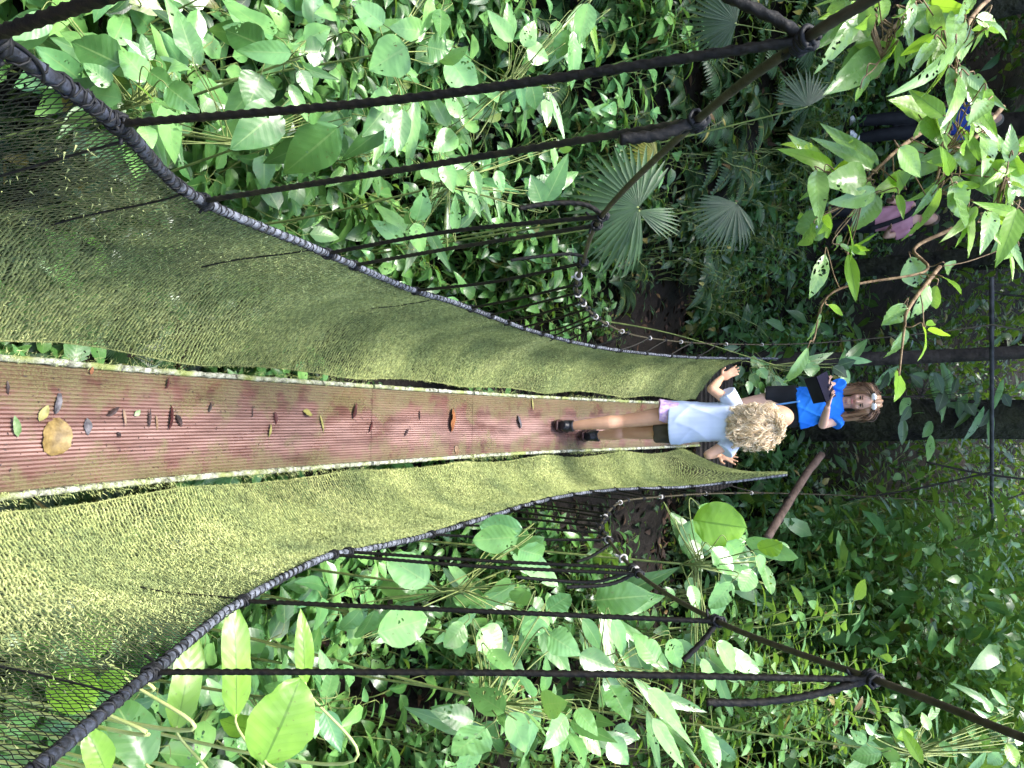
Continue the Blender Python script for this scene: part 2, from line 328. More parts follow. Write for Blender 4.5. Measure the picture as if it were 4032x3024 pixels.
# ------------------------------------------------------------------ bridge curves
def curve(pts, n=24): return catmull(np.array([atX(x, y, X) for x, y, X in pts]), n)
def extend(P, back): return np.vstack([P[0]+np.array(back), P])
RL = curve([(0, 173, -.43), (456, 483, -.44), (784, 784, -.46), (1276, 993, -.48), (1604, 1134, -.49), (1823, 1203, -.50), (2041, 1285, -.50), (2242, 1343, -.50), (2443, 1380, -.50), (2734, 1407, -.54), (3062, 1412, -.66)])
RR = curve([(146, 3024, .42), (601, 2643, .41), (948, 2370, .40), (1276, 2196, .39), (1458, 2160, .40), (1695, 2105, .41), (1932, 2032, .42), (2187, 1960, .42), (2424, 1928, .44), (2734, 1914, .48), (3099, 1870, .38)])
RL = resample(np.vstack([[-.42, -.6, -.50], [-.42, .1, -.68], RL]), .02)
RR = resample(np.vstack([[.42, -.6, -.62], [.42, .25, -.80], RR]), .02)
CL = curve([(3427, 0, -.42), (3171, 155, -.42), (2734, 483, -.44), (2370, 850, -.50), (2300, 1020, -.52), (2278, 1166, -.54), (2388, 1276, -.56), (2550, 1330, -.60), (2825, 1354, -.66), (3190, 1352, -.78), (3646, 1312, -.88), (3905, 1278, -.98)])
CR = curve([(4010, 2898, .33), (3518, 2703, .34), (2844, 2455, .36), (2515, 2260, .39), (2388, 2114, .41), (2365, 2070, .42), (2443, 1978, .43), (2607, 1956, .46), (2825, 1943, .50), (3099, 1943, .60), (3463, 1958, .74), (3905, 1990, .93)])
CL = resample(np.vstack([[-.42, .1, .55], CL]), .02); CR = resample(np.vstack([[.32, .35, 1.1], CR]), .02)
DY = np.array([-1.5, -.6, .2, .8, 1.4, 1.97, 2.9, 4.25, 5.06, 5.8, 6.5, 7.2]); DZ = np.array([-1.15, -1.42, -1.70, -1.86, -1.97, -2.025, -1.965, -1.78, -1.58, -1.32, -1.08, -.90])
_dc = catmull(np.stack([DY*0, DY, DZ], 1), 12)
def deckz(y): return np.interp(y, _dc[:, 1], _dc[:, 2])
def on_curve(P, px, py):
    """point of the curve nearest to the line of sight through the pixel"""
    r = ray(px, py); r = r/np.linalg.norm(r); q = P-CAM; t = q@r; return P[np.argmin(np.where(t > 0, np.linalg.norm(q-t[:, None]*r, axis=1), 9))]

bridge = empty('suspension_bridge', 'narrow rope suspension bridge with ribbed red brown deck and mossy net sides', 'suspension bridge', (0, 0, -2))
HW = .172
# deck panels
JY = [-1.4, -.45, .62, 3.18, 4.08, 5.05, 6.05, 7.15]
nr = 30
for a, b in zip(JY[:-1], JY[1:]):
    mb = MB(); ys = np.linspace(a+.0015, b-.0015, int((b-a)/.04)+2)
    xs = []; zs = []; ks = []
    p = 2*HW/nr
    for i in range(nr):
        x0 = -HW+i*p; xs += [x0+.08*p, x0+.22*p, x0+.72*p, x0+.86*p]; zs += [-.003, 0, 0, -.003]; ks += [0, 1, 1, 0]
    xs = np.array([-HW, -HW]+xs+[HW, HW]); zs = np.array([-.03, -.003]+zs+[-.003, -.03]); ks = np.array([0, 0]+ks+[0, 0])
    V = np.stack([np.broadcast_to(xs, (len(ys), len(xs))), np.broadcast_to(ys[:, None], (len(ys), len(xs))), deckz(ys)[:, None]+zs[None]+.004*np.sin(ys*9+a)[:, None]*0], -1)
    nx = len(xs); i, j = np.meshgrid(np.arange(len(ys)-1), np.arange(nx-1), indexing='ij')
    mb.add(V, np.stack([i*nx+j, i*nx+j+1, (i+1)*nx+j+1, (i+1)*nx+j], -1), k=np.tile(ks, len(ys)))
    # underside
    V2 = np.array([[s*HW*.98, y, deckz(y)-.032] for y in ys for s in (-1, 1)]); mb.add(V2, [[2*i, 2*i+2, 2*i+3, 2*i+1] for i in range(len(ys)-1)])
    mb.build('deck_panel', M['deck'], bridge, smooth=False)
# lichen crusted edge channels, one length per panel
for sgn in (-1, 1):
    for a, b in zip(JY[:-1], JY[1:]):
        mb = MB(); ys = np.linspace(a+.01, b-.01, int((b-a)/.015)+2); pr = np.array([[0, -.05], [0, .003], [.003, .009], [.015, .009], [.019, .003], [.019, -.05]])
        V = []
        for y in ys:
            z = deckz(y); jit = RNG.standard_normal((6, 2))*.0014; q = pr+jit
            V.append(np.stack([sgn*(HW+.0015+q[:, 0]), np.full(6, y), z+q[:, 1]], 1))
        V = np.array(V); i, j = np.meshgrid(np.arange(len(ys)-1), np.arange(6), indexing='ij'); j2 = (j+1) % 6
        mb.add(V, np.stack([i*6+j, i*6+j2, (i+1)*6+j2, (i+1)*6+j], -1)); mb.add(V[0], [[0, 1, 2, 3], [0, 3, 4, 5]]); mb.add(V[-1], [[3, 2, 1, 0], [5, 4, 3, 0]])
        mb.build('edge_channel', M['lichen'], bridge)
# cross bearers under the joints
for y in JY[1:-1]:
    mb = MB(); box(mb, (0, y, deckz(y)-.062), (.42, .04, .03)); mb.build('cross_bearer', M['bark'], bridge, smooth=False)
# moss tufts on the edge
mb = MB(); n = 9000; y = RNG.uniform(.5, 6.8, n); kp = vnoise(y*4, 3) > .35; y = y[kp]; n = len(y); s = np.where(RNG.random(n) < .62, 1, -1)
b = np.stack([s*(HW+RNG.uniform(-.004, .034, n)), y, deckz(y)+.008-RNG.uniform(0, .03, n)*(RNG.random(n) < .4)], 1)
d = norm(np.stack([s*.7+RNG.standard_normal(n)*.6, RNG.standard_normal(n)*.6, np.ones(n)*.8], 1)); L = RNG.uniform(.006, .022, n); sd_ = norm(np.cross(d, RNG.standard_normal((n, 3))))*.0012
V = np.stack([b-sd_, b+sd_, b+d*L[:, None]], 1).reshape(-1, 3); mb.add(V, tris=np.arange(3*n).reshape(-1, 3), k=1)
o = mb.build('moss', M['net'], bridge); o['kind'] = 'stuff'

# handrail cables with black lashing
def handrail(P, sgn):
    mb = MB(); Q = P+.0025*np.stack([vnoise(P[:, 1]*20, 1)-.5, 0*P[:, 1], vnoise(P[:, 1]*20, 4)-.5], 1)
    tube(mb, resample(Q, .012), .0090+.0012*vnoise(resample(Q, .012)[:, 1]*14, 3), 12, noise=.05, k=np.repeat(1-sstep(.95, 1.25, resample(Q, .012)[:, 1]), 12).tolist()+[1, 0]); h = mb.build('handrail_cable', M['rail'], bridge)
    mb = MB(); Q = resample(P, .0022); T = norm(np.gradient(Q, axis=0)); A = norm(np.cross(T, [0, 0, 1.])); B = np.cross(T, A)
    s = np.arange(len(Q))*.0022; ph = 2*pi*s/(.014+.008*vnoise(s*3, 2)); y = Q[:, 1]
    R_ = .0100+.0035*vnoise(s*60, 7)*vnoise(s*9, 2)
    H = Q+A*(np.cos(ph)*R_)[:, None]+B*(np.sin(ph)*R_)[:, None]; tube(mb, H[::2], np.interp(y[::2], [.5, 1.3, 2], [.0024, .0019, .0012]), 4)
    ph = -2*pi*s/.03+1; H = Q+A*(np.cos(ph)*R_)[:, None]+B*(np.sin(ph)*R_)[:, None]; tube(mb, H[::2], .0016, 4)
    mb.build('lashing', M['cord'], h)
    return h
handrail(RL, -1); handrail(RR, 1)
for P in (CL, CR):
    mb = MB(); tube(mb, resample(P, .006), .0054, 12, twist=2*pi/.09*1.0, lobe=.10, lobes=6); mb.build('main_cable', M['cable'], bridge)

# knots and hanger ropes
def coil(mb, c, axis, R_=.018, r=.0055, turns=3, pitch=.010):
    axis = norm(np.array(axis, float)); a = norm(np.cross(axis, [.3, .2, 1.])); b = np.cross(axis, a); t = np.linspace(-.5, .5, turns*14+1)
    P = c+axis[None]*(t*turns*pitch)[:, None]+a*(R_*np.cos(t*turns*2*pi))[:, None]+b*(R_*np.sin(t*turns*2*pi))[:, None]
    P = P+RNG.standard_normal(P.shape)*.0008; tube(mb, P, r, 6)
def tangent(P, p): i = int(np.argmin(np.linalg.norm(P-p, axis=1))); i = min(max(i, 1), len(P)-2); return norm(P[i+1]-P[i-1])
def hanger(rail, cable, rp, cp, r=.0052, mat='rope', knot=True, pz=0):
    a = on_curve(rail, *rp) if isinstance(rp, tuple) else rp; b = on_curve(cable, *cp) if isinstance(cp, tuple) else cp
    mid = (a+b)/2+np.array([RNG.uniform(-.012, .012), RNG.uniform(-.015, .015), 0])
    P = catmull([a-np.array([0, 0, .012]), mid, b+np.array([0, 0, .01])], 60); P = resample(P, .004)
    mb = MB(); tube(mb, P, r, 9, twist=2*pi/.055/1.0, lobe=.17, lobes=3); h = mb.build('hanger_rope', M[mat], bridge)
    for c, Cv, R_ in ((a, rail, .0130), (b, cable, .0095)):
        k = MB(); T = tangent(Cv, c); j = lambda q: norm(T+RNG.standard_normal(3)*q)
        coil(k, c, j(.15), R_, r*.55, 4, r*1.05); coil(k, c+np.array([0, 0, .008]), j(.5), R_*.8, r*.6, 2, r*1.0); coil(k, c+T*.012, j(.4), R_*.95, r*.5, 2, r*.8)
        e = c+T*.012; tube(k, catmull([e-T*.01, e+np.array([RNG.uniform(-.015, .015), .01, -.012]), e+np.array([RNG.uniform(-.02, .02), .015, RNG.uniform(-.04, .0)])], 6), r*.6, 6)
        k.build('knot', M['cord'], h)
    return h
def tail(cable, cp, pts, r=.0056):
    """loose rope end hanging from the main cable, points in pixels with the cable's depth"""
    b = on_curve(cable, *cp); d = (b-CAM)@FWD; P = catmull([b]+[atD(x, y, d) for x, y in pts], 10); mb = MB()
    tube(mb, resample(P, .004), r, 9, twist=2*pi/.055, lobe=.17); mb.build('rope_end', M['rope'], bridge)
for rp, cp in [((490, 470), (3171, 155)), ((800, 785), (2734, 483)), ((1290, 1000), (2370, 855)), ((1400, 1040), (2352, 890)), ((1640, 1140), (2296, 1035)),
               ((1860, 1210), (2278, 1120)), ((2000, 1262), (2290, 1185)), ((2060, 1290), (2310, 1215)), ((2242, 1343), (2388, 1276)), ((2340, 1360), (2470, 1305)), ((2443, 1380), (2550, 1330)), ((2640, 1400), (2720, 1345)), ((2860, 1412), (2930, 1353))]:
    hanger(RL, CL, rp, cp, mat='rope_mossy' if rp[0] in (800, 1400) else 'rope')
for rp, cp in [((601, 2643), (3440, 2680)), ((948, 2370), (2830, 2450)), ((1310, 2190), (2515, 2260)), ((1380, 2175), (2490, 2238)), ((1700, 2103), (2388, 2130)), ((1932, 2035), (2365, 2075)),
               ((2010, 2010), (2366, 2050)), ((2100, 1985), (2385, 2020)), ((2250, 1950), (2470, 1972)), ((2424, 1928), (2607, 1956)), ((2600, 1918), (2780, 1944)), ((2850, 1905), (3000, 1942))]:
    hanger(RR, CR, rp, cp)
for rp, cp in [((1930, 1235), (2280, 1150)), ((2130, 1312), (2330, 1240)), ((2180, 1328), (2350, 1258)), ((2540, 1388), (2620, 1338)), ((2740, 1405), (2820, 1352)), ((2960, 1412), (3040, 1353))]: hanger(RL, CL, rp, cp, .0048)
for rp, cp in [((1820, 2070), (2372, 2100)), ((2050, 2000), (2372, 2036)), ((2160, 1968), (2410, 2000)), ((2330, 1938), (2530, 1962)), ((2510, 1922), (2690, 1950)), ((2720, 1912), (2890, 1943))]: hanger(RR, CR, rp, cp, .0048)
# the hanger at the very left edge and those behind the photographer
hanger(RL, CL, np.array(RL[np.argmin(abs(RL[:, 1]-.52))]), np.array(CL[np.argmin(abs(CL[:, 1]-.42))]), .0068)
hanger(RR, CR, np.array(RR[np.argmin(abs(RR[:, 1]-.45))]), np.array(CR[np.argmin(abs(CR[:, 1]-.55))]), .0085)
tail(CR, (3440, 2690), [(3200, 2735), (2980, 2765), (2780, 2765)]); tail(CR, (2830, 2450), [(2770, 2520), (2690, 2600)])
tail(CR, (2500, 2262), [(2400, 2300), (2230, 2312)]); tail(CR, (2480, 2262), [(2350, 2290), (2180, 2285), (2030, 2272)], .005); tail(CR, (2388, 2150), [(2330, 2190), (2270, 2212)])
tail(CL, (2370, 840), [(2300, 805), (2180, 800), (2045, 820)]); tail(CL, (2292, 1010), [(2230, 1000), (2080, 1015), (2010, 1025)], .005)
tail(CL, (3171, 150), [(3080, 90), (2960, 30), (2850, -20)]); tail(CL, (2734, 483), [(2600, 530), (2440, 548)], .0075)
# pale clamps along the main cables
for P, pts in ((CL, [(2290, 1090), (2300, 1150), (2320, 1180), (2350, 1240), (2388, 1276), (2450, 1300), (2560, 1330), (2680, 1346), (2860, 1354), (3000, 1354)]),
               (CR, [(2388, 2130), (2450, 2200), (2500, 2250), (2372, 2030), (2443, 1978), (2600, 1956), (2780, 1944), (2960, 1943)])):
    for px, py in pts:
        c = on_curve(P, px, py); T = tangent(P, c); mb = MB(); coil(mb, c, T, .0115, .0035, 2, .007)
        d = np.array([RNG.uniform(-.4, .4), -.2, -1]); tube(mb, catmull([c+T*.006, c+T*.006+d*.012, c+T*.008+d*.024], 4), .004, 6); mb.build('cable_clamp', M['clamp'], bridge)

# nets
def net(Rail, sgn):
    y0, y1 = .12, (7.2 if sgn < 0 else 6.9); di = .0130; NI = int((y1-y0)/di); NJ = 58
    o_ = np.argsort(Rail[:, 1]); Ry = Rail[o_]
    def surf(y, t):
        rx = np.interp(y, Ry[:, 1], Ry[:, 0]); rz = np.interp(y, Ry[:, 1], Ry[:, 2])
        sc = (np.abs(np.sin(pi*(y-.3)/.92)))**1.5
        gap = .006+.030*sc+.02*(vnoise(y*2.3+sgn*7, 2)-.3); bx = sgn*(HW+.026+np.maximum(.002, gap)); bz = deckz(y)-.01-.04*sc
        pl = np.maximum(0, 1-t)
        x = rx*(1-t)+bx*t; z = (rz-.012)*(1-t)+bz*t
        belly = .075*np.sin(pi*np.minimum(t, 1)**1.15)+.010*np.sin(2*pi*(y*1.5-t*.8)+sgn)*np.sin(pi*t)+.0045*(1-np.abs(np.sin(pi*(y*5.3-t*1.7+.6*vnoise(y*2, t*2)))))**2*sstep(0, .25, t)*(1-t*.5)+.012*(vnoise(y*1.7-t*2, t*2+sgn*9)-.5)*np.sin(pi*t)
        return np.stack([x+sgn*belly, y+.10*t*(1-t), z-.02*np.sin(pi*t)], -1)
    i, j = np.meshgrid(np.arange(NI+1), np.arange(NJ+1), indexing='ij')
    y = y0+di*(i+.5*(j % 2))+.0016*RNG.standard_normal(i.shape); t = np.clip(j/NJ+.0035*RNG.standard_normal(i.shape), 0, 1)
    y = y+.012*(vnoise(y*9, t*7)-.5)
    P = surf(y, t)
    nz = vnoise(y*2.2+3, t*3+sgn*5); nf = vnoise(y*9, t*9)
    if sgn < 0: mo = .10+.84*sstep(.40, 1.75, y+.85*t)-.30*sstep(.9, .2, t)*sstep(2.2, .8, y)
    else: mo = .04+.96*sstep(.40, 1.35, y*.55+1.15*t)
    mo = np.clip(mo+.45*(nz-.5)+.35*(nf-.5), 0, 1)*sstep(-.02, .10, t+.06*nz+.02)
    mo = np.maximum(mo, .02)
    idx = lambda a, b: a*(NJ+1)+b
    E = []
    for jj in range(NJ):
        ii = np.arange(NI)
        if jj % 2 == 0: E.append(np.stack([idx(ii, jj), idx(ii, jj+1)], 1)); E.append(np.stack([idx(ii+1, jj), idx(ii, jj+1)], 1))
        else: E.append(np.stack([idx(ii, jj), idx(ii, jj+1)], 1)); E.append(np.stack([idx(ii, jj), idx(ii+1, jj+1)], 1))
    E = np.concatenate(E); Pf = P.reshape(-1, 3); mf = mo.reshape(-1)
    a, b = Pf[E[:, 0]], Pf[E[:, 1]]; T = norm(b-a); nx = np.array([sgn*1., 0, .25]); s = norm(np.cross(T, nx)); u = np.cross(s, T)
    rad = .00085+(.0027 if sgn < 0 else .0023)*mf**1.2*(.7+.6*vnoise(P[..., 1]*60, P[..., 2]*60).reshape(-1)); low = .0008+.0010*mf; fam = (E[:, 0] % (NJ+1) % 2 == 0)
    fam = ((P.reshape(-1, 3)[E[:, 1], 1]-P.reshape(-1, 3)[E[:, 0], 1]) > 0)
    V = []
    for q, e in ((a, 0), (b, 1)):
        r = np.where(fam, rad[E[:, e]], low[E[:, e]])[:, None]
        for an in (90, 210, 330): V.append(q+s*(r*cos(radians(an)))+u*(r*sin(radians(an))))
    V = np.stack(V, 1).reshape(-1, 3); nE = len(E); base = (np.arange(nE)*6)[:, None]
    Q = np.concatenate([base+np.array([[k, (k+1) % 3, 3+(k+1) % 3, 3+k]]) for k in range(3)])
    mb = MB(); mb.add(V, Q, k=np.repeat(np.stack([mf[E[:, 0]], mf[E[:, 1]]], 1)*np.where(fam, 1, .35)[:, None], 3, axis=1).reshape(-1))
    # border ropes
    yy = np.linspace(y0, y1, 500); tube(mb, surf(yy, np.ones_like(yy)), .003, 5, k=.5)
    # heavier seam cords below each hanger
    o = mb.build('net', M['net'], bridge)
    for h in ([.82, 1.10, 1.66, 2.6] if sgn < 0 else [.95, 1.5]):
        c = MB(); tt = np.linspace(0.0, .30+.2*RNG.random(), 40); yy = h+.06*np.sin(tt*5+h)*tt; q = surf(yy, tt)-np.array([sgn*.004, 0, 0]); tube(c, q, .0022, 5); c.build('seam_cord', M['cord'], o)
    # moss
    n = 240000 if sgn < 0 else 380000; pr = mf**1.6*((.2 if sgn < 0 else .8)+sstep(1.2, 3.0, P.reshape(-1, 3)[:, 1])); pr = pr/pr.sum(); e = RNG.choice(len(Pf), n, p=pr)
    b = Pf[e]+RNG.standard_normal((n, 3))*np.array([.002, .005, .005]); d = norm(RNG.standard_normal((n, 3))+np.array([-sgn*.6, 0, -.5])); L = RNG.uniform(.004, .014, n)
    sd_ = norm(np.cross(d, RNG.standard_normal((n, 3))))*RNG.uniform(.0006, .0018, n)[:, None]
    m2 = MB(); m2.add(np.stack([b-sd_, b+sd_, b+d*L[:, None]], 1).reshape(-1, 3), tris=np.arange(3*n).reshape(-1, 3), k=np.repeat(.75+.25*mf[e], 3))
    q = m2.build('moss', M['net'], o); q['kind'] = 'stuff'
    return surf
SL = net(RL, -1); SR = net(RR, 1)

# spreader bar where the main cables pass to the far tree
a = atY(3905, 1094, 8.9); b = atY(3905, 2026, 8.9); mb = MB()
bl = CL[-1]; br = CR[-1]; y_ = (bl[1]+br[1])/2
a = atY(3905, 1094, bl[1]); b = atY(3905, 2060, br[1]); tube(mb, np.linspace(a, b, 14), .021, 10); mb.build('spreader_bar', M['steel'], bridge)
for P, e in ((bl, atD(4300, 1350, 9.5)), (br, atD(4350, 1830, 9.5))):
    mb = MB(); tube(mb, catmull([P, (P+e)/2-np.array([0, 0, .02]), e], 8), .009, 6); mb.build('main_cable', M['cable'], bridge)
for (x0, y0_), (x1, y1_), dd in [((3905, 1150), (4100, 1163), 8.2), ((3650, 1820), (4060, 1890), 8.3), ((3330, 1970), (3900, 1860), 8.6)]:
    mb = MB(); tube(mb, catmull([atD(x0, y0_, dd), atD((x0+x1)/2, (y0_+y1_)/2+8, dd), atD(x1, y1_, dd)], 8), .011, 6); mb.build('stay_cable', M['rope'], bridge)

# landing at the far end
lp = empty('landing_platform', 'dark wooden landing at the far end of the bridge behind the two walkers', 'platform', (0, 7.8, -2))
mb = MB()
for k_ in range(9): box(mb, (0, 7.25+k_*.16, -.93+.02*k_), (1.3, .15, .04))
mb.build('planks', M['bark_grey'], lp, smooth=False)
for sx in (-.55, .55):
    for yy in (7.3, 8.4):
        z0 = float(hgt(sx, yy)); mb = MB(); tube(mb, [(sx, yy, z0-.3), (sx, yy, -.95)], .05, 8); mb.build('post', M['wood_pole'], lp)
t = empty('handrail_pole', 'slanting weathered brown pole by the far end of the right-hand net', 'pole', atD(3030, 2110, 6.3))
mb = MB(); P = catmull([atD(3020, 2120, 6.2), atD(3110, 1970, 6.6), atD(3180, 1860, 6.9), atD(3235, 1790, 7.1)], 8); tube(mb, P, .034, 10, noise=.03); mb.build('pole', M['wood_pole'], t)
for px, py, dd in ((3105, 1975, 6.6), (3065, 2045, 6.45)):
    mb = MB(); coil(mb, atD(px, py, dd), norm(P[-1]-P[0]), .036, .008, 3, .012); mb.build('binding', M['rope'], t)

# ------------------------------------------------------------------ plants
def unit(px, py): return norm(ray(px, py))
def place_parts(e, parts):
    for nm, mb, mat in parts:
        if mb.n: mb.build(nm, mat, e)
def hero_leaf(mbl, mbs, bx, by, tx, ty, wpx, d, prof=prof_ovate, jit=.35, pet=.35, droop=None, fold=.16, stem=True, stemdir=None):
    B = atD(bx, by, d); dd = d+RNG.uniform(-1, 1)*jit*.3; T = atD(tx, ty, dd); L = np.linalg.norm(T-B); wd = wpx*d/FPX*1.25
    nrm = -unit((bx+tx)/2, (by+ty)/2)*.85+np.array([0, 0, .55])+RNG.standard_normal(3)*jit*.6
    dr = RNG.uniform(-.1, .6) if droop is None else droop
    leaves(mbl, B, T-B, nrm, L*1.03, wd, prof, dr, fold, 14, 7, .022, edge_=.02)
    return B, norm(T-B), L
# leaf lists: (base x, base y, tip x, tip y, width, palette key) in crop pixels, turned into photo pixels
def conv(lst, ox, oy, s=.611): return [(ox+a*s, oy+b*s, ox+c*s, oy+d*s, w*s, k) for a, b, c, d, w, k in lst]
PAL = {'g': 'leaf', 'p': 'leaf_sheen', 'l': 'leaf_lime', 's': 'leaf_gloss', 'd': 'leaf_shade'}
def hero_plant(name, label, cat, lst, d, spread, prof=prof_ovate, root=None, stemmat='stem', stem_r=.004, group=None, hub=None, dfun=None):
    """one plant: its own leaves, petioles that gather in a hub, a stem from the hub to the root"""
    L = np.array([[(a+c)/2, (b+e)/2] for a, b, c, e, *_ in lst]); hc = np.array(hub if hub else L.mean(0))
    H = atD(hc[0], hc[1], d+.08); 
    if root is None: root = np.array([H[0]+RNG.uniform(-.15, .15), H[1]+RNG.uniform(0, .3), 0]); root[2] = hgt(root[0], root[1])-.05
    e = empty(name, label, cat, root, group); fol = {}; ms = MB()
    P = catmull([root, (np.array(root)+H)/2+RNG.standard_normal(3)*.06, H], 10); tube(ms, P, np.linspace(stem_r*2.2, stem_r, len(P)), 7)
    ex = [(a+RNG.uniform(-60, 60), b+RNG.uniform(-60, 60), c+RNG.uniform(-110, 110), f+RNG.uniform(-110, 110), w_*RNG.uniform(.6, .9), 'g' if RNG.random() < .6 else 'p') for a, b, c, f, w_, k in lst for _ in (0, 1) if w_ > 30]
    for i_, (a, b, c, f, w_, k) in enumerate(list(lst)+ex):
        dl = d+(RNG.uniform(-spread, spread) if i_ < len(lst) else spread+RNG.uniform(.05, .35)); mb = fol.setdefault(k, MB()); B, D, LL = hero_leaf(mb, ms, a, b, c, f, w_, dl, prof)
        q = B-D*min(LL*.3, .05); P2 = catmull([B+D*.004, q, q*.5+H*.5+np.array([0, 0, -.03]), H-np.array([0, 0, RNG.uniform(0, .12)])], 5); tube(ms, P2, np.linspace(.0014, .0028, len(P2)), 5)
    for k, mb in fol.items():
        o = mb.build('foliage', M[PAL[k]], e)
        if k == 'l' and len(fol) > 1: o['label'] = 'lime green leaves with backlight put into the colour'
    ms.build('stem', M[stemmat], e); return e

HA = conv([(1770, 230, 1440, 0, 170, 'p'), (1880, 340, 1520, 330, 120, 'p'), (1930, 450, 2010, 610, 90, 'g'), (1960, 330, 2110, 330, 150, 'g'), (1700, 300, 1420, 160, 180, 'g')], 0, 0)
hero_plant('broad_leaf_shrub', 'bright pair of long oval leaves below the second rope knot, top of the left slope', 'shrub', HA, 2.5, .12, hub=(1180, 230))
HB = conv([(790, 640, 470, 560, 160, 'p'), (950, 530, 770, 290, 150, 'p'), (960, 390, 920, 210, 80, 'g'), (780, 420, 430, 240, 220, 'g'), (720, 550, 540, 400, 110, 'g'),
           (1060, 650, 1140, 1060, 130, 'p'), (930, 810, 980, 960, 100, 'p'), (1000, 650, 1130, 720, 110, 'p'), (960, 460, 1110, 560, 110, 'g'), (1080, 560, 1250, 700, 150, 'g'), (870, 540, 1000, 640, 40, 'l'), (330, 110, 60, 250, 120, 'p')], 0, 0)
hero_plant('broad_leaf_shrub', 'pale green rosette of oval leaves just outside the first knot of the left handrail', 'shrub', HB, 2.1, .12, hub=(600, 400))
HC = conv([(560, 900, 720, 1000, 150, 'p'), (850, 970, 880, 1140, 100, 'p'), (590, 740, 380, 820, 90, 'p'), (1680, 480, 1610, 680, 200, 'g'), (1800, 700, 1520, 950, 230, 'g'), (2180, 820, 1800, 1150, 240, 'g'), (1240, 370, 1150, 60, 140, 'g'), (2000, 700, 2100, 790, 120, 'g')], 0, 0)
hero_plant('broad_leaf_shrub', 'shrub with big dull green leaves between the two long ropes of the left side', 'shrub', HC, 2.6, .2, hub=(1000, 560))
HD = conv([(280, 160, 80, 0, 130, 'p'), (430, 300, 190, 450, 230, 'p'), (550, 210, 330, 160, 130, 'p'), (340, 630, 180, 660, 130, 'p'), (330, 640, 160, 880, 150, 'g'), (400, 700, 370, 1000, 110, 'g'), (560, 300, 700, 330, 150, 'g'), (590, 0, 560, 210, 90, 'p'), (650, 60, 640, 250, 100, 'g')], 1340, 0)
hero_plant('broad_leaf_shrub', 'heart-leaved shrub with one holed leaf hanging in front of the left-hand long rope', 'shrub', HD, 2.9, .2, hub=(1580, 200))
HE = conv([(700, 380, 900, 640, 170, 'p'), (770, 760, 680, 600, 80, 'p'), (690, 820, 570, 560, 100, 'g'), (1110, 270, 950, 60, 90, 'p'), (1180, 300, 1260, 130, 100, 'p'), (1600, 20, 1540, 280, 120, 'p'), (1470, 190, 1400, 390, 120, 'p'), (1500, 200, 1530, 580, 100, 'p'), (1600, 90, 1660, 350, 40, 'l'), (1200, 320, 1350, 390, 120, 'p'),
           (940, 560, 1010, 660, 110, 'p'), (830, 760, 930, 620, 90, 'p'), (860, 860, 820, 740, 80, 'p'), (1150, 500, 1190, 720, 60, 'p'), (1320, 640, 1350, 800, 70, 'p'), (1230, 540, 1280, 720, 110, 'g'), (740, 860, 620, 960, 120, 'p')], 1340, 0)
hero_plant('broad_leaf_shrub', 'tall pale shrub crossed by the long rope in the middle of the left slope', 'shrub', HE, 3.3, .25, hub=(2050, 330))
HF = conv([(1370, 940, 1380, 1100, 70, 'p'), (660, 1040, 740, 1240, 100, 'p'), (740, 1100, 820, 1210, 90, 'p'), (800, 1210, 910, 1390, 70, 'p'), (740, 1490, 740, 1250, 60, 'p'), (490, 1420, 560, 1230, 120, 'p'), (1300, 1310, 1240, 1130, 110, 'g'), (1320, 1300, 1480, 1000, 110, 'g'), (410, 1560, 200, 1410, 90, 'p'), (530, 1070, 640, 1170, 90, 'p'), (860, 1100, 900, 1260, 70, 'g'), (1000, 1100, 1060, 1240, 70, 'p'), (470, 1440, 540, 1640, 100, 'p')], 1340, 0)
hero_plant('broad_leaf_shrub', 'bright leafy shrub close to the left net behind the paired ropes', 'shrub', HF, 3.1, .25, hub=(1800, 720))
# right side
HG = conv([(570, 470, 310, 300, 180, 'p'), (1150, 170, 860, 190, 160, 'p'), (240, 790, 560, 700, 210, 'p'), (880, 560, 700, 340, 70, 'p'), (800, 730, 690, 880, 130, 'p'), (1340, 640, 1480, 540, 120, 'p'), (1150, 250, 1310, 300, 150, 'p'), (220, 640, 130, 860, 120, 'g'), (130, 640, 20, 790, 110, 'g'), (880, 500, 780, 640, 180, 'p'), (1060, 430, 960, 600, 150, 'p'), (1200, 500, 1130, 620, 130, 'p')], 1340, 2010)
hero_plant('broad_leaf_shrub', 'round-leaved pale shrub right behind the middle ropes of the right side', 'shrub', HG, 2.6, .22, prof_oval, hub=(1850, 2330))
HH = conv([(1340, 800, 1540, 920, 150, 'p'), (1060, 1300, 820, 1140, 150, 'p'), (1090, 1300, 1200, 1560, 140, 'p'), (1180, 1290, 1360, 1480, 120, 'p'), (940, 1400, 720, 1590, 220, 'p'), (860, 1360, 610, 1290, 130, 'g'), (1450, 1320, 1350, 1530, 130, 'p'), (1480, 1430, 1600, 1620, 110, 'p'), (1520, 1280, 1660, 1440, 100, 'p'), (1280, 690, 1200, 850, 160, 'p'), (900, 760, 1060, 940, 180, 'p'), (1300, 1250, 1450, 1240, 150, 'p'), (1230, 1200, 1180, 1000, 120, 'p'), (960, 900, 1130, 1040, 110, 'p')], 1340, 2010)
hero_plant('broad_leaf_shrub', 'large pale rosette of leaves below the lowest long rope on the right', 'shrub', HH, 2.2, .16, hub=(2000, 2780))
